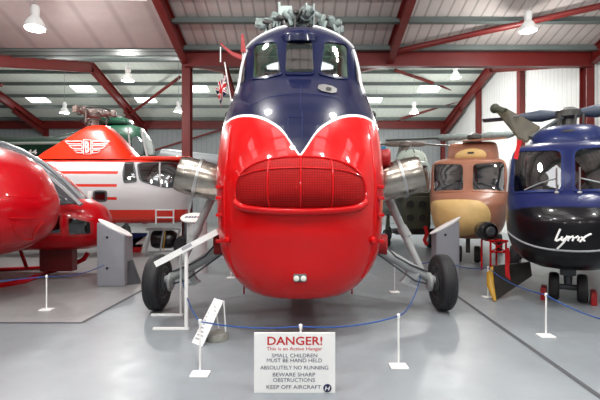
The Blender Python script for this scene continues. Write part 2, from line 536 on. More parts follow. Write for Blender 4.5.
def ibeam(bm, a, b, h=.42, w=.2):
    """I section from a to b whose top edge runs a-b, in a vertical plane"""
    a = Vector(a); b = Vector(b); t = (b-a).normalized()
    side = t.cross(Vector((0, 0, 1)))
    if side.length < 1e-3: side = Vector((1, 0, 0))
    side.normalize(); up = side.cross(t).normalized()
    if abs(up.z) > 1e-3 and up.z < 0: up = -up
    def slab(o0, o1, ww):
        vs = []
        for p in (a, b):
            for (s, o) in ((-1, o0), (1, o0), (1, o1), (-1, o1)): vs.append(bm.verts.new(p+side*s*ww/2+up*o))
        for k in range(4): face(bm, (vs[k], vs[(k+1) % 4], vs[4+(k+1) % 4], vs[4+k]))
        face(bm, vs[:4][::-1]); face(bm, vs[4:])
    slab(0, -.025, w); slab(-.025, -h+.025, .03 if h < .3 else .05); slab(-h+.025, -h, w)

RD = .44
for x in (-21.4, -15.4, -9.4, -3.4, 2.65, 8.65):
    bm = NB(); ibeam(bm, (x, YB, 5.6), (x, -1, 5.6), RD); ibeam(bm, (x, -1, 5.6), (x, 6, ZR-.15), RD); ibeam(bm, (x, 6, ZR-.15), (x, 12.5, ZV-.02), RD); trim(bm, STEEL_RED)
    bm = NB(); ibeam(bm, (x, 12.5, ZV-.02), (x, 19, ZR-.2), RD); ibeam(bm, (x, 19, ZR-.2), (x, 25.4, ZE-.2), RD)
    # haunch at the far eave
    ibeam(bm, (x, 22.6, ZE+.25), (x, 25.3, ZE-.55), .3); trim(bm, STEEL_RED)
for x in (-21.4, -9.4, -3.4, 8.65):
    bm = NB(); ibeam(bm, (x, 12.5, 0), (x, 12.5, ZV-.05), .34, .24)
    box(bm, (x, 12.5, .02), (.4, .45, .04)); trim(bm, STEEL_RED)
for x in (-21.4, -15.4, -9.4, -3.4, 2.65, 8.65):
    bm = NB(); ibeam(bm, (x, 25.3, 0), (x, 25.3, ZE-.2), .3, .2); trim(bm, STEEL_RED)
# valley beam and far eave beam
bm = NB(); ibeam(bm, (-3.4, 12.42, 5.93), (8.6, 12.42, 5.93), .56, .22); trim(bm, STEEL_RED)
bm = NB(); ibeam(bm, (XL, 25.2, 6.17), (XR, 25.2, 6.17), .46, .2); trim(bm, STEEL_RED)
# bracing
def brace(a, b, r=.075):
    bm = NB(); tube(bm, [a, b], r, 10); trim(bm, STEEL_RED, True)
brace(P(110, 129, 24.8), P(180, 77, 19.6)); brace(P(0, 84, 19.6), P(2, 86, 19.7))
brace(P(395, 70, 19.5), P(471, 96, 22.8)); brace(P(398, 120, 25.0), P(464, 99, 22.9))
brace((2.75, 12.2, 5.75), (7.6, 10.4, 6.28), .08)
brace((-3.3, 24.8, 6.0), (2.6, 20.2, 7.2))
brace((-9.3, 25, 4.2), (-3.5, 25, 6.0), .06)
# walls
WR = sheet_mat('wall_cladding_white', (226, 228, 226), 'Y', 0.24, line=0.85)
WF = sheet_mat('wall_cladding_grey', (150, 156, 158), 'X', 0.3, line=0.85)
bm = NB()
vs = [(XR, YB, 0), (XR, YB, 5.75), (XR, -1, 5.75), (XR, 6, ZR), (XR, 12.5, ZV), (XR, 19, ZR), (XR, YF, ZE), (XR, YF, 0)]
face(bm, [bm.verts.new(p) for p in vs]); struct('wall_right', bm, WR)
bm = NB(); vs = [(XL, y, z) for (_, y, z) in vs]
face(bm, [bm.verts.new(p) for p in vs]); struct('wall_left', bm, WR)
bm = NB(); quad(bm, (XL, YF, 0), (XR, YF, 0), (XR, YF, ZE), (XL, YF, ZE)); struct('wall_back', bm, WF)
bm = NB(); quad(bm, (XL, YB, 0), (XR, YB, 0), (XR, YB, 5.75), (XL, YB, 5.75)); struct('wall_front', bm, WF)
for y in (16.9, 20.9):
    bm = NB(); box(bm, (XR-.12, y, zroof(y)/2-.1), (.2, .26, zroof(y)-.2)); trim(bm, STEEL_RED)
bm = NB(); box(bm, (XR-.04, 10.5, 2.4), (.06, 30, .08)); bm.free()

# rooflights; first group is seen, the later rows are added for light
SKY = emit('rooflight_daylight', (250, 252, 255), 4.0)
nw = [0]
def rooflight_or_fill(x, y0, y1, w=1.05, drop=.015):
    nw[0] += 1; bm = NB()
    quad(bm, (x-w/2, y0, zroof(y0)-drop), (x+w/2, y0, zroof(y0)-drop), (x+w/2, y1, zroof(y1)-drop), (x-w/2, y1, zroof(y1)-drop))
    return struct('window_%d' % nw[0], bm, SKY)
for px, y0, y1 in ((82, 21.1, 21.95), (37, 22.3, 23.1), (145, 22.3, 23.1), (197, 21.1, 21.95), (372, 22.3, 23.1), (430, 21.1, 21.95), (-60, 21.1, 21.95)):
    ym = (y0+y1)/2; rooflight_or_fill((px-300)/FPX*ym, y0, y1)
for x in (-14, -10, -6, -2, 2, 6):  # glowing panels added to brighten the far bay
    rooflight_or_fill(x, 14.2, 15.8, 1.0)
for x in (-12, -8.6, -5, -1.6, 1.6, 5, 7.6):  # unseen glowing panels added overhead to light the near bay
    rooflight_or_fill(x, 0.6, 4.0, 1.0)
for x in (-11, -6.2, -1.4, 1.0, 4.4, 7.3):  # unseen glowing panels added behind the camera
    rooflight_or_fill(x, -5.5, -3.5, 1.0)

# =================================================================== HIGH BAY LAMPS
LAMPE = emit('lamp_glow', (255, 252, 240), 9.0)
LAMPW = emit('lamp_reflector', (240, 242, 240), 0.15)
def lamp_master():
    t = thing('high_bay_lamp', 'x', 'lamp', (0, 0, 0), 'high bay lamps', True)
    bm = NB(); lathe(bm, (0, 0, 0), (0, 0, 1), [(.2, 0), (.205, .01), (.19, .07), (.15, .16), (.1, .23), (.07, .26)], 28)
    lathe(bm, (0, 0, .012), (0, 0, 1), [(.19, 0), (.18, .06), (.14, .15), (.09, .22)], 28, caps=False)
    obj('reflector', bm, LAMPW, t)
    bm = NB(); lathe(bm, (0, 0, .02), (0, 0, 1), [(.02, -.005), (.165, 0), (.165, .012), (.02, .02)], 24)
    obj('bulb', bm, LAMPE, t)
    bm = NB(); lathe(bm, (0, 0, .25), (0, 0, 1), [(.07, 0), (.085, .02), (.085, .2), (.07, .23), (.03, .25)], 20)
    box(bm, (.0, 0, .38), (.19, .05, .12), bev=.01)
    obj('housing', bm, WHITE, t)
    return t
LM = lamp_master()
def place_lamp(src, x, y, z, label):
    o = src; o.location = (x, y, z); o['label'] = label
    bm = NB(); L = zroof(y)-z-.5
    tube(bm, [(0, 0, .49), (0, 0, .49+L-.1)], .008, 6); lathe(bm, (0, 0, .47), (0, 0, 1), [(.02, 0), (.02, .04)], 10)
    h = obj('hanging_rod', bm, GREY, None); h.parent = o; ORG[h.name] = Vector((0, 0, 0))
lamps = [(35, 28, 9.0, 'white bell lamp nearest the camera at top left, with a wide shade'),
         (128, 81, 14.2, 'bell lamp hanging left of the red column above the orange rotor pylon'),
         (64.5, 113, 19, 'small bell lamp left of the orange helicopter rotor head'),
         (528, 31, 10.4, 'large white bell lamp at top right in front of the diagonal brace'),
         (455.5, 78, 16.5, 'bell lamp just under the long red beam on the right'),
         (414, 113, 19, 'small bell lamp hanging between two crossing red braces'),
         (178.5, 112, 19, 'small bell lamp partly behind the red column on the left'),
         (377, 144, 21.5, 'tiny distant bell lamp right beside the red and blue helicopter')]
behind = [(-2.6, 1.6, 5.6), (-.5, 2.2, 5.7), (1.7, 1.6, 5.6), (4.6, 2.4, 5.7), (-5.6, 2.0, 5.6), (-1.5, 5.2, 5.9), (1.6, 5.0, 5.9), (-6.0, 9.5, 5.3), (5.6, 7.2, 5.5), (-3.4, -4, 5.0), (0, -4.6, 5.0), (3.4, -4, 5.0)]  # last three added behind the camera for frontal light
allp = [P(px, py, d) for px, py, d, _ in lamps]
srcs = [LM]+[copy_tree(LM) for _ in range(len(lamps)+len(behind)-1)]
for (px, py, d, lb), s in zip(lamps, srcs):
    p = P(px, py, d); place_lamp(s, p.x, p.y, p.z, lb)
for (x, y, z), s in zip(behind, srcs[len(lamps):]):
    place_lamp(s, x, y, z, 'white bell lamp above the top edge of the picture')
def light(x, y, z, e, size=.36):
    ld = bpy.data.lights.new('lamp_light', 'AREA'); ld.shape = 'DISK'; ld.size = size; ld.energy = e*.5; ld.color = (1, .98, .93); ld.spread = math.radians(160)
    lo = bpy.data.objects.new('lamp_light', ld); C.objects.link(lo); lo.location = (x, y, z-.02)
    pd = bpy.data.lights.new('lamp_spill', 'POINT'); pd.energy = e*1.5; pd.shadow_soft_size = .12; pd.color = (1, .98, .95)
    po = bpy.data.objects.new('lamp_spill', pd); C.objects.link(po); po.location = (x, y, z-.25)
LE = 85
for p in allp: light(p.x, p.y, p.z, LE*(1.0 if p.y < 12 else 1.9))
for p in behind: light(*p, LE)

# white conduit at the top left
bm = NB(); tube(bm, [(-9.3, 9.2, 5.86), (-4.1, 9.4, 5.95), (-3.5, 9.6, 6.02)], .035, 8)
tube(bm, [(-4.0, 9.4, 5.95), (-3.95, 9.4, 6.3)], .02, 8); trim(bm, WHITE, True)

# =================================================================== MAIN HELICOPTER
def paint_mat():
    m = mat('red_white_navy_livery', (214, 20, 22), 0.3, coat=0.5, spec=.12)
    nt = m.node_tree; b = nt.nodes['Principled BSDF']; L = nt.links; b.inputs['Coat Roughness'].default_value = .035
    tc = nt.nodes.new('ShaderNodeTexCoord'); sp = nt.nodes.new('ShaderNodeSeparateXYZ'); L.new(tc.outputs['Object'], sp.inputs[0])
    ab = nt.nodes.new('ShaderNodeMath'); ab.operation = 'ABSOLUTE'; L.new(sp.outputs['X'], ab.inputs[0])
    fc = nt.nodes.new('ShaderNodeFloatCurve')
    cv = fc.mapping.curves[0]
    pts = [(0.0, 1.878), (.05, 1.95), (.18, 2.15), (.30, 2.255), (.42, 2.325), (.60, 2.375), (.75, 2.375), (.88, 2.33), (1.0, 2.27)]
    cv.points[0].location = (0, pts[0][1]/4); cv.points[1].location = (1, pts[-1][1]/4)
    for x, z in pts[1:-1]: cv.points.new(x, z/4)
    fc.mapping.update()
    L.new(ab.outputs[0], fc.inputs['Value'])
    z4 = nt.nodes.new('ShaderNodeMath'); z4.operation = 'DIVIDE'; z4.inputs[1].default_value = 4; L.new(sp.outputs['Z'], z4.inputs[0])
    df = nt.nodes.new('ShaderNodeMath'); df.operation = 'SUBTRACT'; L.new(z4.outputs[0], df.inputs[0]); L.new(fc.outputs[0], df.inputs[1])
    g = nt.nodes.new('ShaderNodeMath'); g.operation = 'GREATER_THAN'; g.inputs[1].default_value = 0.0; L.new(df.outputs[0], g.inputs[0])
    aa = nt.nodes.new('ShaderNodeMath'); aa.operation = 'ABSOLUTE'; L.new(df.outputs[0], aa.inputs[0])
    wl = nt.nodes.new('ShaderNodeMath'); wl.operation = 'LESS_THAN'; wl.inputs[1].default_value = 0.0042; L.new(aa.outputs[0], wl.inputs[0])
    m1 = nt.nodes.new('ShaderNodeMix'); m1.data_type = 'RGBA'; m1.inputs[6].default_value = lin((196, 8, 12)); m1.inputs[7].default_value = lin((13, 19, 52)); L.new(g.outputs[0], m1.inputs[0])
    m2 = nt.nodes.new('ShaderNodeMix'); m2.data_type = 'RGBA'; m2.inputs[7].default_value = lin((240, 240, 240)); L.new(m1.outputs[2], m2.inputs[6]); L.new(wl.outputs[0], m2.inputs[0])
    L.new(m2.outputs[2], b.inputs['Base Color'])
    return m
LIV = paint_mat()

WX = thing('transport_helicopter', 'large red helicopter with navy top, white V stripe and red intake grille, facing the camera', 'helicopter', (0, 0, 0))
rowsW = [
    (.402, 4.40, 5.1, .44, 2.6), (.43, 4.30, 5.0, .56, 2.5), (.52, 4.20, 5.0, .70, 2.4), (.70, 4.13, 4.95, .83, 2.4), (.93, 4.10, 4.9, .905, 2.4),
    (1.15, 4.07, 4.9, .93, 2.4), (1.44, 4.07, 4.9, .945, 2.3), (1.67, 4.10, 4.9, .957, 2.2), (1.87, 4.16, 4.95, .957, 2.1), (2.10, 4.28, 5.05, .955, 2.05),
    (2.35, 4.47, 5.2, .94, 2.05), (2.6, 4.72, 5.4, .905, 2.1), (2.85, 5.04, 5.65, .87, 2.3), (2.95, 5.16, 5.75, .855, 2.5), (3.2, 5.30, 5.85, .825, 2.7),
    (3.45, 5.42, 5.95, .775, 2.7), (3.6, 5.50, 6.05, .70, 2.6), (3.72, 5.60, 6.2, .58, 2.5), (3.80, 5.72, 6.35, .43, 2.4), (3.84, 5.9, 6.5, .26, 2.3)]
HW = Hull(rowsW, 8.2, 9.2)
bm = NB(); HW.build(bm, 90, 34)
fus = obj('fuselage', bm, [LIV, INT], WX)
def W(pts, it=2): return rnd(HW.hits(pts)) if it == 2 else chaikin(HW.hits(pts), it)
winL = [(254, 45.5), (277, 42), (281.5, 74), (266, 77.5), (252.5, 79)]
winC = [(286, 41), (313, 41), (314.5, 74), (284.5, 74)]
winR = [(2*300-a+1, b) for a, b in winL][::-1]
sideL = [(243.5, 52), (247.5, 49), (245, 82), (238, 88)]
sideR = [(2*300-a+1, b) for a, b in sideL][::-1]
wp = [W(winL), W(winC), W(winR)]
cut(fus, [wp[0], wp[2]], 4.6, 6.25, (0, 0, 0))
cut(fus, [wp[1]], 4.6, 5.75, (0, 0, 0))
# cockpit contents
for sx in (-1, 1):
    bm = NB(); box(bm, (sx*.42, 6.1, 3.0), (.36, .12, .5), bev=.03); box(bm, (sx*.42, 6.14, 3.3), (.2, .08, .16), bev=.02); obj('cockpit_seat', bm, INTD, WX)
bm = NB()
for sx in (-1, 1):
    box(bm, (sx*.42, 5.75, 2.9), (.34, .25, .08), bev=.01, rx=.4)
    tube(bm, [(sx*.5, 5.9, 3.45), (sx*.36, 5.6, 3.5), (sx*.27, 5.55, 3.38)], .02, 8)
    box(bm, (sx*.44, 5.95, 3.44), (.32, .3, .02), rx=.1)
obj('cockpit_fittings', bm, PGREEN, WX)
for poly, m, lb in ((wp[0], GL, None), (wp[1], GLD, 'darker centre pane'), (wp[2], GL, None)):
    bm = NB(); HW.patch(bm, dense(poly, .05), .004, 6); g = obj('windshield_pane', bm, m, fus, label=lb)
bm = NB()
box(bm, (0.03, 5.7, 3.25), (.26, .04, .45), bev=.01); obj('centre_console', bm, DGREY, fus)
for poly in wp:
    bm = NB(); HW.frame(bm, poly, .035, .014); obj('window_frame', bm, BLUE, fus)
for q in (sideL, sideR):
    bm = NB(); pl = W(q); HW.patch(bm, dense(pl, .05), .012, 5); obj('side_window', bm, GLD, fus)
# pale strips standing in for light sheen on cockpit pillars and roof edges
bm = NB()
for sx in (-1, 1):
    for z0, z1, r in ((2.75, 3.45, .022),):
        pts = []
        for k in range(24):
            z = z0+(z1-z0)*k/23; f, s_, w, n = HW.par(z); a = math.radians(62)
            pts.append(Vector((sx*(abs(math.sin(a))**(2/n)*w+.01), s_-(s_-f)*math.cos(a)**(2/n)-.005, z)))
        tube(bm, pts, r, 8)
obj('door_rail', bm, SILVERW, WX, label='white rail along the cockpit side')
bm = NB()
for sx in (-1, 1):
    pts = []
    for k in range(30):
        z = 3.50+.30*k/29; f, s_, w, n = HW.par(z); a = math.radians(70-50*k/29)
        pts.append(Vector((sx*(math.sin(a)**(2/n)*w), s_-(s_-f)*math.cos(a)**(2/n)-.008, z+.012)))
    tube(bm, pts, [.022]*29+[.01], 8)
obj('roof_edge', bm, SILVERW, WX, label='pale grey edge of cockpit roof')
# raised roof hood in the centre
HH = Hull([(3.50, 5.40, 6.3, .36, 3.4), (3.58, 5.40, 6.3, .34, 3.4), (3.64, 5.43, 6.35, .30, 3.2), (3.68, 5.50, 6.4, .25, 2.8)], 6.6, 7.2)
bm = NB(); HH.build(bm, 16, 16); obj('roof_hood', bm, BLUE, WX)
# engine and gearbox fairing
HG = Hull([(3.4, 6.3, 7.1, .55, 2.4), (3.7, 6.35, 7.1, .5, 2.4), (3.95, 6.6, 7.2, .36, 2.4), (4.05, 6.9, 7.3, .22, 2.2)], 8.0, 9.0)
bm = NB(); HG.build(bm, 20, 16); obj('gearbox_fairing', bm, BLUE, WX)
# tail boom, fin and tail wheel
bm = NB()
st = [(8.6, 2.2, .82, 1.2), (9.6, 2.4, .62, .9), (11, 2.65, .42, .6), (13, 2.9, .26, .36), (14.6, 3.1, .18, .26), (15.2, 3.2, .1, .16)]
loft(bm, [ring((0, y, z), (1, 0, 0), (0, 0, 1), a, b, 2.4) for y, z, a, b in st]); obj('tail_boom', bm, LIV, WX)
bm = NB(); loft(bm, [ring((0, 14.6+k*.25, 3.0+k*.75), (0, 1, 0), (1, 0, 0), .55-k*.12, .07-.01*k, 2) for k in range(3)]); obj('tail_fin', bm, BLUE, WX)
bm = NB(); tube(bm, [(0, 12.6, 2.6), (0, 12.9, .3)], .06, 8); lathe(bm, (-.08, 12.95, .25), (1, 0, 0), [(.1, 0), (.24, .01), (.25, .08), (.24, .15), (.1, .16)], 20); obj('tail_wheel', bm, BLACK, WX)

# intake grille
def grille_mat():
    m = mat('red_wire_mesh', (190, 26, 26), 0.6, spec=.1)
    nt = m.node_tree; b = nt.nodes['Principled BSDF']; L = nt.links
    tc = nt.nodes.new('ShaderNodeTexCoord'); mp = nt.nodes.new('ShaderNodeMapping'); mp.inputs['Scale'].default_value = (62, 0, 62)
    L.new(tc.outputs['Object'], mp.inputs[0])
    br = nt.nodes.new('ShaderNodeTexBrick'); br.offset = 0; br.inputs['Scale'].default_value = 1; br.inputs['Mortar Size'].default_value = .2
    br.inputs['Brick Width'].default_value = 1; br.inputs['Row Height'].default_value = 1; br.inputs['Mortar Smooth'].default_value = .3
    sx = nt.nodes.new('ShaderNodeSeparateXYZ'); cx = nt.nodes.new('ShaderNodeCombineXYZ')
    L.new(mp.outputs[0], sx.inputs[0]); L.new(sx.outputs['X'], cx.inputs['X']); L.new(sx.outputs['Z'], cx.inputs['Y']); L.new(cx.outputs[0], br.inputs['Vector'])
    br.inputs['Color1'].default_value = lin((84, 8, 10)); br.inputs['Color2'].default_value = lin((92, 10, 12)); br.inputs['Mortar'].default_value = lin((176, 22, 22))
    L.new(br.outputs['Color'], b.inputs['Base Color'])
    return m
gp = [(236.5, 200), (236.5, 188), (240, 177), (249, 168), (262, 162), (280, 158.5), (300.5, 157.5), (321, 158.5), (339, 162), (352, 168), (361, 177), (364.5, 188), (364.5, 200), (358, 206), (335, 208), (300, 209), (266, 208), (243, 206)]
gpl = dense(W(gp, 1), .04)
bm = NB(); HW.patch(bm, gpl, .02, 12, dome=.10); obj('intake_grille', bm, grille_mat(), fus, label='wire mesh intake guard')
GZ = HW.hits([(300, 158), (300, 209)])
def gridoff(x, z, add=.012):
    # height of the domed guard over the hull at (x, z)
    cx = sum(p[0] for p in gpl)/len(gpl); cz = sum(p[1] for p in gpl)/len(gpl)
    ang = math.atan2(z-cz, x-cx); R = None
    for i in range(len(gpl)):
        p, q = gpl[i], gpl[(i+1) % len(gpl)]
        a1 = math.atan2(p[1]-cz, p[0]-cx); a2 = math.atan2(q[1]-cz, q[0]-cx)
        d = (a2-a1+PI) % (2*PI)-PI; e = (ang-a1+PI) % (2*PI)-PI
        if abs(d) > 1e-9 and 0 <= e/d <= 1:
            k = e/d; R = math.dist((p[0]*(1-k)+q[0]*k, p[1]*(1-k)+q[1]*k), (cx, cz)); break
    if R is None: R = .7
    q = min(math.dist((x, z), (cx, cz))/R, 1)
    return .02+.10*(1-q**2.5)+add
bars = []
for bx in (270.5, 300.5, 330):
    bars.append([HW.hit(bx, y) for y in (158.5 if bx == 300.5 else 161.5, 172, 190, 208)])
bars.append([HW.hit(x, y) for x, y in ((241, 177), (255, 173.5), (270, 172), (300, 171), (331, 172), (346, 173.5), (360, 177))])
for b_ in bars:
    bm = NB(); ps = [HW.pt(x, z, gridoff(x, z, .004)) for x, z in dense(b_, .03, False)]; tube(bm, ps, .009, 6); obj('grille_bar', bm, RED, fus)
bm = NB(); ps = dense(gpl, .05); pp = [HW.pt(x, z, .025) for x, z in ps]; pp += pp[:2]; tube(bm, pp, .013, 8); obj('grille_rim', bm, RED, fus)
bm = NB(); lp = HW.hits([(236, 196), (238.5, 206), (255, 210), (300, 212), (346, 210), (362.5, 206), (365, 196)])
ps = [HW.pt(x, z, .03) for x, z in dense(chaikin(lp, 2, False), .04, False)]; tube(bm, ps, [.015]+[.036]*(len(ps)-2)+[.015], 12); obj('intake_lip', bm, RED, fus)
# clamshell seam and side flanges
for sx in (-1, 1):
    bm = NB(); pts = []
    for k in range(40):
        z = .62+1.65*k/39; f, s_, w, n = HW.par(z); a = math.radians(54)
        pts.append(Vector((sx*(math.sin(a)**(2/n)*w), s_-(s_-f)*math.cos(a)**(2/n), z)))
    tube(bm, pts, .014, 6); obj('door_seam', bm, RED, fus)
    bm = NB()
    for py in (187, 198, 215, 241):
        x, z = HW.hit(300+sx*79.5, py); p = HW.pt(x, z, .0)
        box(bm, p+Vector((sx*.01, 0, 0)), (.07, .1, .035), bev=.01)
    for py in (240,):
        x, z = HW.hit(300+sx*72, py); p = HW.pt(x, z, .01); lathe(bm, p, (sx*.5, -1, 0), [(.04, -.03), (.04, .01), (.025, .03)], 14)
    obj('door_hinge', bm, RED, fus)
# bonnet centre latch panel and panel joints on the navy nose
bm = NB(); HW.line(bm, HW.hits([(288, 117), (288, 138)]), .004, .002); HW.line(bm, HW.hits([(302, 111), (302, 138)]), .004, .002); HW.line(bm, HW.hits([(288, 117), (302, 117)]), .004, .002)
HW.line(bm, HW.hits([(300.5, 84), (300.5, 110)]), .003, .001)
HW.line(bm, HW.hits([(250, 106), (268, 97), (300, 93), (333, 97), (352, 106)]), .003, .001)
obj('bonnet_panel_joint', bm, LBLUE, fus)
bm = NB(); HW.patch(bm, dense(W([(319, 84), (337, 88), (336, 95), (317, 91)], 1), .03), .012, 3); obj('nose_plate', bm, ALU, fus, label='small metal plate on the navy nose')  # bright reflection laid on the nose as a metallic patch
bm = NB(); HW.patch(bm, dense(W([(326, 88), (331.5, 89), (331, 92.5), (325.5, 91.5)], 1), .02), .018, 3); obj('plate_opening', bm, BLACK, fus)
# landing light at the bottom
x, z = HW.hit(300, 278); p = HW.pt(x, z, 0)
bm = NB(); box(bm, p+Vector((0, .0, 0)), (.13, .05, .08), rx=-.35, bev=.015); obj('landing_light', bm, DGREY, WX)
bm = NB()
for dx in (-.035, .035): lathe(bm, p+Vector((dx, -.028, .0)), (0, -1, .3), [(.028, -.01), (.028, .0), (.018, .008)], 14)
obj('light_lens', bm, LENS, WX)
# drain pipes
bm = NB()
for px in (244, 352): tube(bm, [P(px, 284, 5.0), P(px, 294, 5.0)], .01, 6)
obj('drain_pipe', bm, RED_D, WX)
# side scoops, sockets, lamps and mirrors
def scoop(px, py, d, r, sx, dk=RED_D):
    bm = NB(); p = P(px, py, d)
    lathe(bm, p-Vector((sx*.2, 0, 0)), (sx, -.25, 0), [(r*.9, 0), (r, .1), (r*1.05, .2), (r*.9, .215), (r*.8, .2), (r*.75, .08)], 22); obj('air_scoop', bm, dk, WX)
scoop(389, 159, 5.3, .115, 1); scoop(215, 244, 5.2, .12, -1); scoop(386, 244, 5.2, .12, 1)
bm = NB()
for sx in (-1, 1):
    p = P(300.5+sx*70.5, 115, 5.35); bmesh.ops.create_uvsphere(bm, u_segments=16, v_segments=10, radius=.055, matrix=Matrix.Translation(p+Vector((sx*.01, 0, 0))))
obj('side_lamp', bm, BLACK, WX)
for sx in (-1, 1):
    bm = NB(); p = P(300.5+sx*73, 126, 5.3); bmesh.ops.create_uvsphere(bm, u_segments=16, v_segments=10, radius=.04, matrix=Matrix.Translation(p))
    tube(bm, [p, p+Vector((sx*-.08, .05, .02))], .015, 8); obj('fuel_cap', bm, SILVERW, WX)
# exhausts
for sx in (-1, 1):
    a = Vector((sx*.86, 5.4, 1.60)); b = Vector((sx*1.53, 5.3, 1.78))
    ax = (b-a).normalized(); v = Vector((0, 0, 1)); v = (v-ax*v.dot(ax)).normalized(); u = ax.cross(v)
    bm = NB(); rr = []
    for t, ra, rb in ((-.1, .2, .14), (.1, .22, .17), (.28, .245, .2), (.5, .25, .215), (.75, .245, .215), (.95, .23, .205), (1.0, .22, .195), (.97, .2, .175), (.8, .2, .175)):
        rr.append(ring(a+(b-a)*t, u, v, ra*1.12, rb*1.1, 2.2, 28))
    loft(bm, rr, True); ex = obj('exhaust_pipe', bm, METAL, WX)
    for t, ra, rb in ((.2, .266, .212), (.62, .284, .242)):
        bm = NB(); loft(bm, [ring(a+(b-a)*(t+q), u, v, ra+dr_, rb+dr_, 2.2, 28) for q, dr_ in ((0, -.01), (0, .012), (.05, .012), (.05, -.01))], False); obj('exhaust_band', bm, ALU, ex)
    bm = NB(); loft(bm, [ring(a+(b-a)*.98, u, v, .17, .145, 2.2, 24), ring(a+(b-a)*.985, u, v, .16, .135, 2.2, 24)]); obj('exhaust_mouth', bm, BLACK, ex)
# landing gear
WZ = .367
def tyre(bm, c, R, wd, ax=(1, 0, 0)):
    prof = [(R*.55, -wd*.40), (R*.72, -wd*.5), (R*.88, -wd*.48), (R*.96, -wd*.36)]
    for k in (-.22, -.07, .07, .22): prof += [(R*.985, wd*(k-.035)), (R*.975, wd*(k-.01)), (R*.975, wd*(k+.01)), (R*.985, wd*(k+.035))] if False else [(R*.992-abs(k)*R*.04, wd*(k-.02)), (R*.975, wd*k), (R*.992-abs(k)*R*.04, wd*(k+.02))]
    prof += [(R*.96, wd*.36), (R*.88, wd*.48), (R*.72, wd*.5), (R*.55, wd*.40)]
    lathe(bm, c, ax, prof, 40)
def wheel(parent, c, R, wd, hubm=STRUT, ax=(1, 0, 0), hub=True):
    bm = NB(); tyre(bm, c, R, wd, ax); t = obj('tyre', bm, TYRE, parent)
    if hub:
        bm = NB(); lathe(bm, c, ax, [(R*.2, -wd*.46), (R*.3, -wd*.46), (R*.34, -wd*.36), (R*.5, -wd*.38), (R*.57, -wd*.46), (R*.57, wd*.46), (R*.5, wd*.38), (R*.34, wd*.36), (R*.3, wd*.46), (R*.2, wd*.46)], 24)
        for k in range(6):
            a = k*PI/3
            for s_ in (-1, 1): tube(bm, [Vector(c)+Vector((s_*wd*.36, math.cos(a)*R*.42, math.sin(a)*R*.42)), Vector(c)+Vector((s_*wd*.42, math.cos(a)*R*.42, math.sin(a)*R*.42))], R*.045, 8)
        obj('wheel_hub', bm, hubm, t)
    return t
for sx in (-1, 1):
    c = Vector((sx*1.86, 5.5, WZ)); wheel(WX, c, WZ, .2, DGREY)
    hb = Vector((sx*1.66, 5.52, .42))
    bm = NB(); tube(bm, [(sx*1.0, 5.75, 1.9), (sx*1.25, 5.68, 1.35), (sx*1.6, 5.52, .5)], [.055, .055, .045], 14)
    tube(bm, [(sx*1.36, 5.64, 1.08), (sx*1.43, 5.6, .95)], .068, 14); obj('shock_strut', bm, STRUT, WX)
    bm = NB()
    tube(bm, [(sx*.88, 5.15, .88), hb+Vector((0, -.03, .02))], [.075, .055], 14)
    tube(bm, [(sx*.86, 6.2, .85), hb+Vector((0, .06, 0))], [.06, .05], 12)
    tube(bm, [(sx*1.25, 5.3, .63), (sx*1.2, 6.0, .67)], .03, 8)
    box(bm, (sx*1.45, 5.42, .50), (.16, .1, .12), bev=.02, ry=sx*.5)
    tube(bm, [hb, c], [.055, .05], 14); lathe(bm, c+Vector((-sx*.2, 0, 0)), (sx, 0, 0), [(.09, 0), (.12, .02), (.12, .05), (.07, .07)], 18)
    obj('axle_frame', bm, STRUT, WX)
    bm = NB()
    tube(bm, [(sx*.95, 5.1, .98), (sx*1.15, 5.05, .76), (sx*1.4, 5.3, .62), (sx*1.64, 5.42, .52)], .012, 6)
    tube(bm, [(sx*.95, 5.12, .78), (sx*1.2, 5.1, .6), (sx*1.45, 5.3, .42), (sx*1.64, 5.44, .36)], .012, 6)
    obj('brake_hose', bm, DGREY, WX)
    bm = NB(); box(bm, (sx*1.38, 5.35, .37), (.22, .08, .03), ry=sx*.35); box(bm, (sx*1.35, 5.36, .42), (.08, .06, .12), ry=sx*.6); obj('step_plate', bm, STRUT, WX)
# rotor head
R0 = Vector((0, 7.3, 4.52))
bm = NB()
lathe(bm, R0-Vector((0, 0, .5)), (0, 0, 1), [(.2, 0), (.16, .25), (.13, .3)], 20)
lathe(bm, R0, (0, 0, 1), [(.13, -.3), (.3, -.14), (.33, -.08), (.33, .0), (.2, .05), (.2, .12), (.12, .15)], 26)
rh = obj('rotor_head', bm, HUBM, WX)
for k in range(4):
    a = math.radians(12+90*k); d = Vector((math.cos(a), math.sin(a), 0)); s_ = Vector((-d.y, d.x, 0)); bm = NB()
    box(bm, R0+d*.33+Vector((0, 0, -.03)), (.2, .16, .2), rz=a, bev=.02)
    tube(bm, [R0+d*.38+Vector((0, 0, -.04)), R0+d*.62+Vector((0, 0, -.06))], [.095, .085], 16)
    tube(bm, [R0+d*.46+Vector((0, 0, -.04)), R0+d*.50+Vector((0, 0, -.05))], .115, 16)
    for s2 in (-1, 1): box(bm, R0+d*.69+s_*s2*.06+Vector((0, 0, -.07)), (.17, .03, .12), rz=a, bev=.01)
    tube(bm, [R0+d*.42+s_*.14+Vector((0, 0, -.25)), R0+d*.42+s_*.14+Vector((0, 0, .05))], .02, 8)
    tube(bm, [R0+d*.42+s_*.14, R0+d*.42], .03, 8)
    obj('blade_grip', bm, HUBM, rh)
    bm = NB()
    tube(bm, [R0+d*.2+s_*.1+Vector((0, 0, .06)), R0+d*.36+s_*.05+Vector((0, 0, .12)), R0+d*.5+Vector((0, 0, .04))], .02, 8)
    tube(bm, [R0+d*.3-s_*.12+Vector((0, 0, -.1)), R0+d*.6-s_*.08+Vector((0, 0, -.05))], .028, 10)
    obj('damper', bm, HUBD, rh)
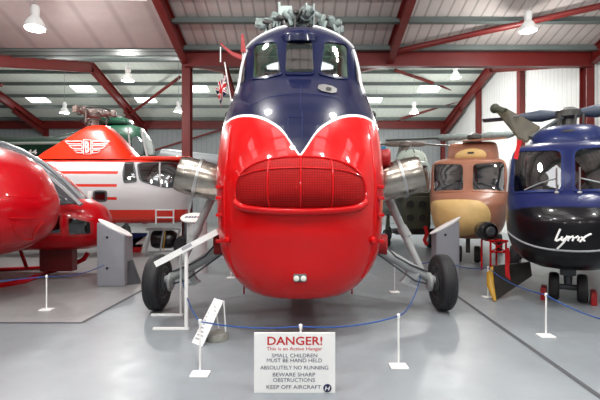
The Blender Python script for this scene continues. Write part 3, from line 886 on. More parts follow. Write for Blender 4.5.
bm = NB(); box(bm, P(286, 13, 7.2), (.22, .2, .17), bev=.02); box(bm, P(279.5, 9, 7.15), (.035, .1, .2), rx=.1); box(bm, P(300, 21, 7.15), (.16, .1, .1), bev=.02); obj('hoist_bracket', bm, mat('pale_primer', (170, 182, 180), .5), rh)
bm = NB()
for k in range(16):
    a = k*2*PI/16+.2; r = .3+.12*random.random()
    q = R0+Vector((math.cos(a)*r, math.sin(a)*r, -.18+.1*random.random()))
    tube(bm, [q, q+Vector((random.uniform(-.1, .1), random.uniform(-.05, .05), random.uniform(-.3, .12)))], .012+.01*random.random(), 6)
for k in range(3): tube(bm, [R0+Vector((math.cos(t)*.36+.0, math.sin(t)*.36, -.26-.02*k)) for t in [i*2*PI/20 for i in range(21)]], .016, 6)
obj('control_linkage', bm, HUBD, rh)
for k in range(16):
    x = -.66+1.32*(k+.5)/16; zc = 4.40+.14*math.cos(x*2.2)+random.uniform(-.05, .05); y = 6.95+.3*abs(x)+random.uniform(-.05, .05)
    bm = NB(); r = random.uniform(.035, .07); v = Vector((random.uniform(-1, 1), -.4, random.uniform(-.6, .9))).normalized()
    tube(bm, [Vector((x, y, zc))-v*.08, Vector((x, y, zc))+v*.07, Vector((x, y, zc))+v*.10], [r, r, r*.6], 10)
    box(bm, (x+.04, y+.04, zc-.08), (.06, .12, .16), rz=random.uniform(-.5, .5), ry=random.uniform(-.4, .4), bev=.008)
    obj('hub_fitting', bm, (HUBM, HUBD, HUBM)[k % 3], rh)

# =================================================================== FLAG AND STREAMERS ON THE BIG HELICOPTER
FGT = thing('union_flag', 'small red white and blue union flag hanging limp on a white stick beside the cockpit', 'flag', P(231, 100, 5.15))
bm = NB(); tube(bm, [P(231, 101, 5.2), P(224.5, 62, 5.1)], .008, 8); tube(bm, [P(231, 101, 5.2), P(238, 98, 5.4)], .016, 8); obj('flag_pole', bm, WHITE, FGT)
bm = NB(); NX, NZ = 44, 30; vs = []
def uj(u, v):   # 0..1
    x = (u-.5)*2; y = (v-.5); 
    if abs(x) < .1 or abs(y) < .1: return 2
    if abs(x) < .17 or abs(y) < .17: return 1
    dd = abs(abs(y)-abs(x)*.5)
    if dd < .035: return 2
    if dd < .1: return 1
    return 0
for i in range(NX+1):
    col_ = []
    for j in range(NZ+1):
        u, v = i/NX, j/NZ
        base = P(225.3+.9*(1-v)*1.0, 74+(1-v)*18, 5.1)
        x = -u*.13*(.55+.45*v)+.012*math.sin(u*9); y = .035*math.sin(u*14+v*2); z = -u*.17
        col_.append(bm.verts.new(base+Vector((x, y, z))))
    vs.append(col_)
for i in range(NX):
    for j in range(NZ): face(bm, (vs[i][j], vs[i+1][j], vs[i+1][j+1], vs[i][j+1]), uj((i+.5)/NX, (j+.5)/NZ))
obj('flag_cloth', bm, [BLUE, WHITE, REDT], FGT)
def ribbon(name, label, pts, w, m, cat='ribbon', wd=None):
    bm = NB(); pts = [Vector(p) for p in pts]; a = []
    n = len(pts)
    for i, p in enumerate(pts):
        t = (pts[min(i+1, n-1)]-pts[max(i-1, 0)]).normalized(); s_ = t.cross(Vector((0, 1, 0))).normalized()*w/2
        s_.y += .01*math.sin(i*1.7)
        a.append([p-s_+Vector((0, -.003, 0)), p+s_+Vector((0, -.003, 0)), p+s_+Vector((0, .003, 0)), p-s_+Vector((0, .003, 0))])
    loft(bm, a); o = obj(name, bm, m, None, origin=pts[0]); setp(o, label, cat); return o
PENN = thing('pennant', 'red pennant strung between two thin sticks left of the cockpit roof', 'flag', P(240, 60, 5.6))
bm = NB(); tube(bm, [P(243, 62, 5.65), P(242, 34, 5.6)], .010, 8); tube(bm, [P(220.5, 62, 5.6), P(220.5, 47, 5.6)], .007, 8); tube(bm, [P(241, 70, 5.75), P(243, 60, 5.65)], .012, 8); obj('stick', bm, WHITE, PENN)
bm = NB()
pa = [P(x, y, 5.6) for x, y in ((220.5, 42), (226, 47), (233, 52), (242, 55))]
for i in range(3):
    a, b = pa[i], pa[i+1]; h0, h1 = .035+.01*i, .045+.01*i
    loft(bm, [[a, a+Vector((0, .01, 0)), a+Vector((0, .01, -h0)), a+Vector((0, 0, -h0))], [b, b+Vector((0, .01, 0)), b+Vector((0, .01, -h1)), b+Vector((0, 0, -h1))]])
loft(bm, [[P(242, 34, 5.59)+Vector(q) for q in ((-.01, 0, 0), (.02, 0, 0), (.02, .01, 0), (-.01, .01, 0))], [P(243, 52, 5.59)+Vector(q) for q in ((-.03, 0, 0), (.04, 0, 0), (.04, .01, 0), (-.03, .01, 0))]])
obj('pennant_cloth', bm, RED_D, PENN)

# =================================================================== SIGNS AND POSTS
SG = thing('danger_sign', 'white danger notice board standing on the floor in front of the big helicopter', 'sign', (-.04, 3.13, 0))
bm = NB(); box(bm, (-.04, 3.14, .225), (.606, .012, .45), bev=.002); obj('board', bm, WHITE, SG, smooth=False)
def sg(px, py): return ((px-300)/FPX*3.131, CAMZ+(200-py)/FPX*3.131)
def stext(s, px0, px1, py0, py1, m, bold):
    x0, z1 = sg(px0, py0); x1, z0 = sg(px1, py1)
    bm = text_bm(s, x0, x1, z0, z1, lambda x, z: Vector((x, 3.1325, z)), bold); obj('lettering', bm, m, SG, smooth=False)
stext('DANGER!', 267.3, 322.3, 336.6, 345.2, REDT, .016)
stext('This is an Active Hangar', 266.5, 322.3, 347, 351.5, REDT, .006)
for s, a, b, c, d in (('SMALL CHILDREN', 271.8, 317.2, 353.7, 357.5), ('MUST BE HAND HELD', 266.8, 322, 358.6, 362.4), ('ABSOLUTELY NO RUNNING', 260.3, 328.2, 365.8, 369.6),
                     ('BEWARE SHARP', 272.8, 315.2, 372.8, 376.6), ('OBSTRUCTIONS', 273, 315, 378.2, 382), ('KEEP OFF AIRCRAFT', 266.5, 321, 385.2, 389)):
    stext(s, a, b, c, d, NAVYT, .0)
x, z = sg(327.4, 388.3); bm = NB(); lathe(bm, (x, 3.134, z), (0, -1, 0), [(.031, 0), (.031, .003)], 32); obj('emblem', bm, NAVYT, SG)
bm = text_bm('H', x-.017, x+.017, z-.015, z+.015, lambda a, b: Vector((a+(b-z)*.25, 3.1285, b)), .03); obj('lettering', bm, WHITE, SG, smooth=False)
bm = NB(); box(bm, (-.2, 3.208, .1), (.02, .13, .008)); box(bm, (.1, 3.208, .1), (.02, .13, .008)); box(bm, (-.2, 3.27, .05), (.02, .01, .1)); box(bm, (.1, 3.27, .05), (.02, .01, .1)); obj('rear_prop', bm, WHITE, SG, smooth=False)

def stanchion():
    t = thing('rope_post', 'x', 'post', (0, 0, 0), 'white rope posts', True)
    bm = NB(); box(bm, (0, 0, .008), (.15, .12, .014), bev=.003); obj('base_plate', bm, WHITE, t, smooth=False)
    bm = NB(); tube(bm, [(0, 0, .01), (0, 0, .43)], .0085, 10); obj('upright', bm, WHITE, t)
    bm = NB(); lathe(bm, (0, 0, .425), (0, 0, 1), [(.014, 0), (.014, .03), (.006, .035)], 12); obj('cap', bm, WHITE, t)
    return t
posts = [((200, 375), 'white rope post nearest left, in front of the leaning panel'), ((398.5, 367), 'white rope post in front of the right main wheel'),
         ((546, 336.5), 'white rope post right of the floor joint, under the dark blue helicopter nose'), ((46.5, 310), 'white rope post at far left under the red nose'),
         ((488, 297.5), 'white rope post beside the yellow edged panel'), ((394.5, 292.5), 'white rope post behind the right landing gear strut'),
         ((231, 278), 'white rope post behind the big helicopter nose, left side')]
SM = stanchion(); ss = [SM]+[copy_tree(SM) for _ in range(len(posts)+1)]
PT = {}
for i, ((px, py), lb) in enumerate(posts):
    p = FL(px, py); ss[i].location = p; ss[i]['label'] = lb; PT[i] = p+Vector((0, 0, .44))
ss[7].location = (.005, 3.32, 0); ss[7]['label'] = 'white rope post standing directly behind the danger notice'; PT['s'] = Vector((.005, 3.32, .44))
ss[8].location = (2.85, 3.25, 0); ss[8]['label'] = 'white rope post just outside the right edge of the picture'; PT['r'] = Vector((2.85, 3.25, .44))

def rope(pts, sags, label, r=.0065):
    bm = NB(); out = []
    for i in range(len(pts)-1):
        a, b = Vector(pts[i]), Vector(pts[i+1]); n = 14
        for k in range(n+(1 if i == len(pts)-2 else 0)):
            t = k/n; q = a.lerp(b, t); q.z -= sags[i]*4*t*(1-t); out.append(q)
    tube(bm, out, r, 7); o = obj('barrier_rope', bm, ROPE, None, origin=pts[0]); setp(o, label, 'rope', 'blue barrier ropes'); return o
rope([(-1.52, 5.42, .42), PT[0], PT['s'], PT[1], (1.55, 5.4, .45)], [.08, .03, .04, .10], 'blue rope strung in front of the big helicopter from wheel to wheel')
rope([(-5.2, 5.3, .36), PT[3], P(104, 265, 6.85)], [.03, .06], 'blue rope from the far left post to the grey plinth')
rope([P(452, 264, 7.1), PT[4], PT[2], PT['r']], [.04, .06, .08], 'blue rope looping past the dark blue helicopter on the right')
rope([PT[5], P(405, 262, 6.9), P(430, 262, 7.2)], [.0, .03], 'short blue rope behind the right main wheel')

# lecterns: grey wedge plinths with a slanting oval top
def plinth(loc, w, d, h, tilt, lean, label, marks=True, ov=None):
    t = thing('information_plinth', label, 'information stand', loc, 'grey oval topped information plinths')
    x, y, _ = loc; bm = NB()
    dz = math.tan(tilt)*w/2
    a = [Vector((x-w/2, y-d/2, 0)), Vector((x+w/2, y-d/2, 0)), Vector((x+w/2, y+d/2, 0)), Vector((x-w/2, y+d/2, 0))]
    tp = [Vector((p.x, p.y, h+(dz if p.x > x else -dz))) for p in a]
    loft(bm, [a, tp]); 
    bmesh.ops.bevel(bm, geom=bm.edges[:], offset=.012, segments=2, affect='EDGES'); obj('body', bm, PEDG, t, smooth=False)
    bm = NB(); u = Vector((math.cos(tilt), 0, math.sin(tilt))); v = Vector((0, 1, .0)); nn = Vector((-math.sin(tilt), 0, math.cos(tilt)))
    c = Vector((x, y, h+.012)); ow, od = ov or (w/2+.035, d/2+.02)
    ow = ow/math.cos(tilt)
    loft(bm, [ring(c+nn*(-.012), u, v, ow-.01, od-.01, 2, 40), ring(c, u, v, ow, od, 2, 40), ring(c+nn*.012, u, v, ow, od, 2, 40), ring(c+nn*.016, u, v, ow-.01, od-.01, 2, 40)])
    obj('slanting_top', bm, WHITE, t)
    if marks:
        bm = NB()
        for k, (ax, ay, L) in enumerate(((-.12, -.05, .12), (.05, -.05, .1), (-.1, .04, .2), (-.1, .08, .16))):
            p0 = c+nn*.018+u*ax+v*ay; quad(bm, p0, p0+u*L, p0+u*L+v*.018, p0+v*.018)
        obj('printed_text', bm, LBL, t, smooth=False)
    bm = NB()
    for q in (.86, .32):
        lathe(bm, (x-w*.12, y-d/2, h*q), (0, -1, 0), [(.022, 0), (.022, .006), (.015, .01)], 16)
    obj('socket', bm, BLACK, t)
    return t
pl1 = FL(110.5, 286.5)
plinth((pl1.x, pl1.y+.18, 0), .46, .36, .95, math.radians(-27), 0, 'grey plinth with oval white top sloping down to the right, left of the wheel', False, ov=(.28, .16))
bm = NB(); loft(bm, [[Vector((pl1.x+.22, pl1.y+.1, 0)), Vector((pl1.x+.40, pl1.y+.25, 0)), Vector((pl1.x+.38, pl1.y+.35, 0)), Vector((pl1.x+.2, pl1.y+.3, 0))], [Vector((pl1.x+.22, pl1.y+.1, .4)), Vector((pl1.x+.26, pl1.y+.2, .4)), Vector((pl1.x+.26, pl1.y+.3, .4)), Vector((pl1.x+.2, pl1.y+.3, .4))]])
pf = obj('plinth_foot', bm, DGREY, None, smooth=False); setp(pf, 'dark wedge shaped foot at the right side of the left grey plinth', 'foot')
pr = FL(447, 283)
plinth((pr.x+.03, pr.y+.18, 0), .40, .30, .97, math.radians(29), 0, 'grey plinth with oval white top rising to the right, beside the right wheel', False, ov=(.27, .12))
# third, further away, round drum with badge
t = thing('information_drum', 'round white drum shaped information stand with a printed oval top behind the left landing gear', 'information stand', (-2.06, 8.4, 0))
bm = NB(); lathe(bm, (-2.06, 8.4, 0), (0, 0, 1), [(.2, 0), (.2, 1.02)], 28); obj('drum', bm, mat('pale_grey', (196, 200, 200), .4), t)
bm = NB(); n_ = Vector((0, -.45, 1)).normalized(); u = Vector((1, 0, 0)); v = n_.cross(u)
cc = Vector((-2.12, 8.35, 1.09)); loft(bm, [ring(cc-n_*.02, u, v, .25, .2, 2, 36), ring(cc+n_*.01, u, v, .255, .205, 2, 36)]); obj('oval_top', bm, WHITE, t)
bm = NB()
for ax, L in ((-.17, .06), (-.1, .05), (-.04, .04), (.01, .05)):
    p0 = cc+n_*.014+u*ax-v*.03; quad(bm, p0, p0+u*L, p0+u*L*1.1+v*.06, p0+u*.015+v*.06)
obj('printed_mark', bm, NAVYT, t, smooth=False)
bm = NB(); p0 = cc+n_*.014+u*.08-v*.03; quad(bm, p0, p0+u*.1, p0+u*.1+v*.06, p0+v*.06); obj('printed_mark', bm, REDT, t, smooth=False)

# side-on lectern board by the left wheel
LB = thing('lectern_board', 'white sloping information board on two thin legs in front of the left wheel', 'information board', FL(186, 330))
lb0 = FL(186, 330); lb1 = FL(180.5, 316)
a0 = P(153.5, 262, 4.62); a1 = P(216, 229, 4.62)
bm = NB(); u = (a1-a0).normalized(); v = Vector((-.02, 1, 0)).normalized(); nn = Vector((-u.z, 0, u.x))
def slab(bm, o, u, lu, v, lv, n, th):
    loft(bm, [[o, o+u*lu, o+u*lu+v*lv, o+v*lv], [o-n*th, o+u*lu-n*th, o+u*lu+v*lv-n*th, o+v*lv-n*th]])
Lb = (a1-a0).length
slab(bm, a0, u, Lb, v, .56, nn, .065); obj('panel', bm, WHITE, LB, smooth=False)
bm = NB()
for k in range(9):
    p0 = a0+u*(.06+.075*k)+nn*.002+v*.06; quad(bm, p0, p0+u*.03, p0+u*.03+v*(.3+.12*(k % 3)), p0+v*(.3+.12*(k % 3)))
p0 = a0+u*.34-nn*.006+Vector((0, -.002, 0)); quad(bm, p0, p0+u*.12, p0+u*.12-nn*.035, p0-nn*.035)
obj('printed_text', bm, LBL, LB, smooth=False)
for q, zt in ((lb0, P(186, 250, lb0.y).z), (lb1, P(181, 252, lb1.y).z)):
    bm = NB(); tube(bm, [q+Vector((0, .015, .01)), Vector((q.x, q.y+.015, zt))], .022 if q is lb0 else .014, 12); obj('leg', bm, WHITE, LB)
    bm = NB(); box(bm, q+Vector((-.17, .015, .012)), (.40, .04, .024), bev=.004); obj('foot', bm, WHITE, LB, smooth=False)

# small leaning A-board by the left post
AB = thing('a_board', 'small white A frame notice seen almost edge on behind the left rope post', 'sign', FL(196, 344))
A0 = FL(192, 344); A1 = FL(201, 347); Tp0 = P(214, 298.5, 4.35); Tp1 = P(223, 301, 4.3)
A0 = FL(191.5, 342.5); A1 = FL(202, 346.5)
th = Vector((.006, .01, 0))
bm = NB(); loft(bm, [[A0, A1, Tp1, Tp0], [p+th for p in (A0, A1, Tp1, Tp0)]]); obj('front_board', bm, WHITE, AB, smooth=False)
bm = NB()
for k in range(10):
    t0 = .1+.08*k; t1 = t0+.028
    l_, r_ = A0.lerp(Tp0, t0), A1.lerp(Tp1, t0); l2_, r2_ = A0.lerp(Tp0, t1), A1.lerp(Tp1, t1); e = Vector((-.003, -.004, .002))
    q = .65+.2*((k*7) % 3)/2
    quad(bm, l_.lerp(r_, .15)+e, l_.lerp(r_, q)+e, l2_.lerp(r2_, q)+e, l2_.lerp(r2_, .15)+e)
obj('printed_text', bm, LBL, AB, smooth=False)
bm = NB(); tube(bm, [Tp1+th, FL(226, 338, .005)], .008, 6); tube(bm, [Tp0+th, FL(219, 334, .005)], .008, 6); obj('rear_leg', bm, WHITE, AB)
bm = NB(); c = FL(215.5, 341); lathe(bm, c+Vector((0, .06, 0)), (0, 0, 1), [(.125, 0), (.125, .05), (.11, .07), (.02, .072)], 26)
o = obj('concrete_weight', bm, CONC, None, origin=c); setp(o, 'round grey concrete weight on the floor under the leaning A frame notice', 'weight')

# =================================================================== DARK BLUE HELICOPTER (right)
def place_frame(x, y):
    th_ = math.atan2(x, y); return Matrix.Translation((x, y, 0)) @ Matrix.Rotation(-th_, 4, 'Z')
pF = FL(568, 301); MF = place_frame(pF.x, pF.y)
LX = thing('naval_helicopter', 'dark blue helicopter with black nose and white name lettering at the right edge', 'helicopter', (pF.x, pF.y, 0), None, True)
LX.rotation_euler = (0, 0, -math.atan2(pF.x, pF.y))
rowsF = [(.46, -.1, .5, .32, 2.4), (.50, -.38, .4, .46, 2.4), (.60, -.62, .35, .63, 2.4), (.75, -.80, .3, .73, 2.4), (.95, -.88, .25, .785, 2.4), (1.15, -.87, .2, .80, 2.4), (1.32, -.78, .2, .80, 2.4),
         (1.45, -.62, .22, .795, 2.5), (1.54, -.46, .25, .79, 2.7), (1.62, -.40, .28, .785, 3.0), (1.85, -.27, .32, .77, 3.2), (2.08, -.13, .36, .75, 3.2), (2.18, -.06, .4, .73, 3.0), (2.26, .05, .5, .68, 2.7), (2.31, .22, .6, .58, 2.5)]
HF = Hull(rowsF, 2.5, 3.0, 0, MF)
def nose_mat():
    m = mat('blue_and_black_livery', (20, 20, 30), 0.3, coat=0.3, spec=.15)
    nt = m.node_tree; b = nt.nodes['Principled BSDF']; L = nt.links
    tc = nt.nodes.new('ShaderNodeTexCoord'); sp = nt.nodes.new('ShaderNodeSeparateXYZ'); L.new(tc.outputs['Object'], sp.inputs[0])
    # black below a line that dips to the sides, blue above
    ab = nt.nodes.new('ShaderNodeMath'); ab.operation = 'POWER'; ab.inputs[1].default_value = 4
    a2 = nt.nodes.new('ShaderNodeMath'); a2.operation = 'ABSOLUTE'; L.new(sp.outputs['X'], a2.inputs[0]); L.new(a2.outputs[0], ab.inputs[0])
    mu = nt.nodes.new('ShaderNodeMath'); mu.operation = 'MULTIPLY_ADD'; mu.inputs[1].default_value = .3; L.new(ab.outputs[0], mu.inputs[0]); L.new(sp.outputs['Z'], mu.inputs[2])
    g = nt.nodes.new('ShaderNodeMapRange'); g.interpolation_type = 'SMOOTHSTEP'; g.inputs['From Min'].default_value = 1.34; g.inputs['From Max'].default_value = 1.37; L.new(mu.outputs[0], g.inputs['Value'])
    mx = nt.nodes.new('ShaderNodeMix'); mx.data_type = 'RGBA'; mx.inputs[6].default_value = lin((14, 13, 17)); mx.inputs[7].default_value = lin((22, 31, 78)); L.new(g.outputs[0], mx.inputs[0])
    L.new(mx.outputs[2], b.inputs['Base Color']); return m
bm = NB(); HF.build(bm, 60, 28); fF = obj('fuselage', bm, [nose_mat(), INTD], LX)
def mirror(poly): return [(-x, z) for x, z in poly][::-1]
wl = rnd(HF.hits([(515, 152), (562, 150), (562, 191), (538, 190.5), (512.5, 193)]), 2); wr = mirror(wl)
cut(fF, [wl, wr], -1.2, .75, (0, 0, 0))
for w_ in (wl, wr):
    bm = NB(); HF.patch(bm, dense(w_, .06), .003, 6); obj('windshield_pane', bm, GLD, fF)
    bm = NB(); HF.frame(bm, w_, .04, .012); obj('window_frame', bm, LBLUE, fF)
for sx in (-1, 1):
    bm = NB(); box(bm, (sx*.36, .62, 1.75), (.4, .1, .5), bev=.03); box(bm, (sx*.36, .6, 2.0), (.22, .08, .12), bev=.02); obj('cockpit_seat', bm, RED_D, LX)
bm = NB(); HF.line(bm, [(x, .80+.18*(abs(x)/.75)**2.6) for x in [-.74+1.48*k/30 for k in range(31)]], .014, .002, seg=8); obj('nose_trim', bm, GREY, fF, label='pale grey line round the lower nose')
for sx in (-1, 1):
    bm = NB(); x0 = sx*.13; p = HF.pt(x0, 1.53, 0)
    tube(bm, [p, p+Vector((0, -.03, .34))], .011, 8); tube(bm, [p+Vector((0, -.02, .2)), HF.pt(x0+sx*.2, 1.66, .03), HF.pt(x0+sx*.38, 1.57, .03)], .009, 6)
    lathe(bm, p, (0, -.5, 1), [(.03, -.01), (.03, .02), (.012, .03)], 12); obj('windscreen_wiper', bm, ALU, fF)
# side mirror rail / white door edge
bm = NB(); q = chaikin(HF.hits([(511, 155), (508, 175), (506, 197)]), 1, False); HF.line(bm, q, .012, .012); obj('door_edge', bm, SILVERW, fF, label='white door edge strip')
# name lettering
def stroke_px(bm, H, pts, r, scl, ox, oy, off=.004):
    hp = [H.hit(ox+x/scl, oy+y/scl) for x, y in pts]
    ps = [H.pt(x, z, off) for x, z in dense(hp, .02, False)]
    tube(bm, ps, r, 6)
LNX = [[(247, 181), (232, 216), (236, 218), (249, 211)], [(253, 204), (249, 214), (253, 217), (262, 211)], [(269, 202), (258, 222), (238, 242)], [(276, 203), (270, 218)], [(274, 210), (287, 203), (289, 206), (284, 218)], [(293, 209), (302, 203), (305, 206), (301, 218)], [(311, 205), (322, 219)], [(342, 196), (325, 204), (306, 221)]]
for s_ in LNX:
    bm = NB(); stroke_px(bm, HF, s_, .0125, 3.075, 480, 170); obj('name_lettering', bm, WHITE, fF, label='white painted script stroke')
# roof cowling
HC = Hull([(2.15, .28, .9, .55, 2.6), (2.35, .32, .9, .54, 2.6), (2.5, .42, 1.0, .49, 2.6), (2.60, .6, 1.1, .38, 2.6), (2.63, .8, 1.2, .26, 2.4)], 2.2, 2.8, 0, MF)
bm = NB(); HC.build(bm, 24, 22); cw = obj('engine_cowling', bm, LBLUE, LX)
bm = NB(); HC.patch(bm, dense(chaikin([(-.09, 2.46), (.09, 2.46), (.09, 2.50), (-.09, 2.50)], 2), .03), .006, 3); obj('cowling_slot', bm, BLACK, cw)
bm = NB(); loft(bm, [ring((0, 2.6+k*1.1, 1.75+.12*k), (1, 0, 0), (0, 0, 1), .5-.1*k, .5-.09*k, 2.3) for k in range(5)]); obj('tail_boom', bm, LBLUE, LX)
# nose wheels
bm = NB(); tube(bm, [(0, .05, .6), (0, 0, .24)], [.07, .05], 12); tube(bm, [(-.2, 0, .2), (.2, 0, .2)], .04, 12); box(bm, (0, -.03, .42), (.2, .1, .1), bev=.02); obj('nose_leg', bm, DGREY, LX)
for sx in (-1, 1): wheel(LX, (sx*.17, 0, .2), .2, .13, DGREY)
for sx in (-1, 1): 
    bm = NB(); tube(bm, [(sx*.6, 2.4, .7), (sx*.85, 2.4, .25)], .06, 10); obj('main_leg', bm, DGREY, LX); wheel(LX, (sx*.9, 2.4, .27), .27, .18, DGREY)
for sx in (-1, 1):
    bm = NB(); box(bm, (sx*.3, .0, .09), (.07, .3, .18), bev=.01); ch = obj('wheel_chock', bm, RED_D, LX)
# rotor head with grips and blades
RF = Vector((0, 1.5, 2.93)); bm = NB()
lathe(bm, RF-Vector((0, 0, .4)), (0, 0, 1), [(.12, 0), (.1, .3), (.2, .34), (.2, .44), (.1, .5)], 22)
for k in range(5):
    a = k*1.3; q = RF+Vector((math.cos(a)*.2, math.sin(a)*.2-.2, -.35)); tube(bm, [q, q+Vector((.02, 0, .3))], .02, 8)
rF = obj('rotor_head', bm, HUBD, LX)
BLG = mat('slate_blade', (66, 76, 92), .5)
for a, L in ((math.radians(184), 1.35), (math.radians(-2), 2.3), (math.radians(95), 3)):
    d = Vector((math.cos(a), math.sin(a), 0)); bm = NB()
    tube(bm, [RF+d*.12, RF+d*.4, RF+d*.6, RF+d*.8], [.05, .11, .085, .05], 14)
    loft(bm, [ring(RF+d*t, Vector((-d.y, d.x, 0)), (0, 0, 1), .17, .022, 2, 16) for t in (.75, L)]); obj('rotor_blade', bm, BLG, rF)
# camouflaged blade folded forward
pts = [(494, 109), (505, 109.5), (540, 128.5), (527, 143), (518, 139)]
bm = NB(); Mi = MF.inverted(); dd = [7.9, 7.8, 7.1, 6.75, 6.9]
top = [Mi @ P(px, py, d) for (px, py), d in zip(pts, dd)]; loft(bm, [top, [p+Vector((0, .03, .04)) for p in top]])
bmesh.ops.triangulate(bm, faces=[f for f in bm.faces if len(f.verts) > 4])
obj('folded_blade', bm, CAMO, rF, smooth=False, label='brown and green camouflaged blade end')
bm = NB(); q = Mi @ P(530, 138, 6.85); tube(bm, [q, RF], .035, 8); obj('blade_strap', bm, DGREY, rF)
bm = NB(); q0 = Mi @ P(495, 108.5, 7.85); q1 = Mi @ P(505, 112, 7.7); bmesh.ops.create_uvsphere(bm, u_segments=12, v_segments=8, radius=.09, matrix=Matrix.Translation(q0)); tube(bm, [q0, q1], .07, 10); obj('blade_cap', bm, OLIVE, rF)
# sensor pod on its left
PD = thing('weapon_pylon', 'black rounded pod on a red steel trolley frame between the tan and dark blue helicopters', 'equipment', FL(497, 273))
bm = NB(); c = P(491, 231.5, 8.3); lathe(bm, c+Vector((0, .45, 0)), (-.05, -1, 0), [(.1, 0), (.18, .1), (.192, .37), (.168, .43), (.12, .45)], 24); obj('pod', bm, BLK, PD)
bm = NB(); lathe(bm, c+Vector((0, -.0, 0)), (0, -1, 0), [(.1, 0), (.07, .03)], 20); obj('pod_lens', bm, DGREY, PD)
bm = NB(); d = 8.25
for x in (490.5, 506): tube(bm, [P(x, 240, d), FL(x, 268, 0)+Vector((0, 0, .3)) if False else P(x, 269, d)], .02, 8); 
for y in (241, 252, 266): tube(bm, [P(490, y, d), P(508, y, d)], .02, 8)
tube(bm, [P(491, 252, d), P(506, 241, d)], .014, 8); tube(bm, [P(491, 241, d), P(506, 252, d)], .014, 8)
for x in (490.5, 506):
    for dy in (0, .4):
        q = P(x, 266, d); tube(bm, [q+Vector((0, dy, 0)), Vector((q.x, q.y+dy, .0))], .02, 8)
    tube(bm, [P(x, 241, d), P(x, 241, d)+Vector((0, .4, 0))], .02, 8); tube(bm, [P(x, 241, d)+Vector((0, .4, 0)), P(x, 266, d)+Vector((0, .4, 0))], .02, 8)
obj('trolley_frame', bm, RED, PD)
ribbon('warning_ribbon', 'red warning ribbon hanging under the left side of the dark blue nose', [P(507, 248, 6.35), P(508.5, 258, 6.35), P(507, 268, 6.3), P(508.5, 283, 6.35)], .06, REDT)
ribbon('warning_ribbon', 'red warning ribbon tied at the windshield corner of the dark blue helicopter', [P(520, 140, 6.2), P(518, 148, 6.2), P(515.5, 159, 6.15)], .065, REDT)
# dark panel with a yellow edge standing on the floor
YP = thing('rotor_blade_guard', 'dark slanting panel with a yellow left edge on the floor below the dark blue nose', 'panel', FL(493, 301))
bm = NB(); a = [P(490, 273, 6.2), P(492.5, 266, 6.3), P(530, 262, 6.7), P(532, 276, 6.6), FL(495, 301)]
loft(bm, [a, [p+Vector((.03, .05, 0)) for p in a]]); bmesh.ops.triangulate(bm, faces=[f for f in bm.faces if len(f.verts) > 4]); obj('dark_panel', bm, mat('dark_brown_grey', (52, 48, 44), .5, noise=.3), YP, smooth=False)
bm = NB(); tube(bm, [P(492, 267, 6.28), P(489.8, 273, 6.18), P(490.5, 285, 6.08), FL(495, 301, .012)], [.02, .045, .05, .02], 8, sq=.5); obj('yellow_edge', bm, YEL, YP, label='yellow painted edge')

# =================================================================== TAN AND BROWN HELICOPTER
pE = FL(468, 262); ME = place_frame(pE.x, pE.y)
TE = thing('desert_helicopter', 'brown helicopter with a sand coloured nose pad, behind the right grey plinth', 'helicopter', (pE.x, pE.y, 0), None, True)
TE.rotation_euler = (0, 0, -math.atan2(pE.x, pE.y))
rowsE = [(.55, -.1, .6, .4, 2.3), (.60, -.4, .5, .6, 2.3), (.75, -.62, .4, .74, 2.3), (1.0, -.72, .35, .82, 2.3), (1.3, -.68, .3, .86, 2.4), (1.5, -.5, .32, .87, 2.5), (1.62, -.28, .35, .87, 2.7), (1.68, -.2, .38, .87, 3.0),
         (1.95, -.06, .42, .85, 3.4), (2.22, .06, .46, .83, 3.4), (2.34, .12, .5, .80, 3.2), (2.42, .25, .6, .72, 2.8), (2.46, .4, .7, .6, 2.5)]
HE = Hull(rowsE, 2.6, 3.2, 0, ME)
bm = NB(); HE.build(bm, 50, 26); fE = obj('fuselage', bm, [BROWN, mat('pale_cabin_lining', (176, 182, 186), .6)], TE)
wl = rnd(HE.hits([(433.5, 164), (463.5, 164), (464, 191), (447, 191), (433, 192.5)]), 2); wr = mirror(wl)
cut(fE, [wl, wr], -1.2, 1.0, (0, 0, 0))
for w_ in (wl, wr):
    bm = NB(); HE.patch(bm, dense(w_, .06), .003, 6); obj('windshield_pane', bm, glass('grey_glass', (206, 212, 216), .28), fE)
    bm = NB(); HE.frame(bm, w_, .05, .012); obj('window_frame', bm, BROWN, fE)
np_ = chaikin(HE.hits([(430, 203), (436, 200), (470, 199.5), (484, 202), (491, 212), (490, 224), (478, 234), (446, 236), (430, 229)]), 2)
bm = NB(); HE.patch(bm, dense(np_, .08), .01, 8, dome=.12); obj('nose_pad', bm, TAN, fE, label='sand coloured bulging nose pad')
for sx in (-1, 1):
    bm = NB(); p = HE.pt(sx*.28, 1.66, 0); tube(bm, [p, HE.pt(sx*.12, 1.86, .03)], .012, 6); tube(bm, [HE.pt(sx*.12, 1.82, .04), HE.pt(sx*.3, 1.82, .03), HE.pt(sx*.56, 1.7, .03)], .01, 6)
    tube(bm, [HE.pt(sx*.12, 1.8, .04), HE.pt(sx*.12, 2.02, .06)], .012, 6); obj('windscreen_wiper', bm, DGREY, fE)
    bm = NB(); HE.line(bm, [(sx*.845, 1.7), (sx*.825, 2.25)], .015, .012); obj('door_edge', bm, SILVERW, fE)
    bm = NB(); box(bm, (sx*.4, .85, 1.85), (.4, .1, .5), bev=.03); obj('cockpit_seat', bm, INTG, TE)
HD = Hull([(2.3, .5, 1.0, .62, 2.6), (2.6, .5, 1.0, .60, 3.0), (2.82, .6, 1.0, .56, 3.2), (2.88, .75, 1.1, .5, 3.0)], 2.4, 2.9, .1, ME)
bm = NB(); HD.build(bm, 24, 22); cwE = obj('engine_cowling', bm, BROWN, TE)
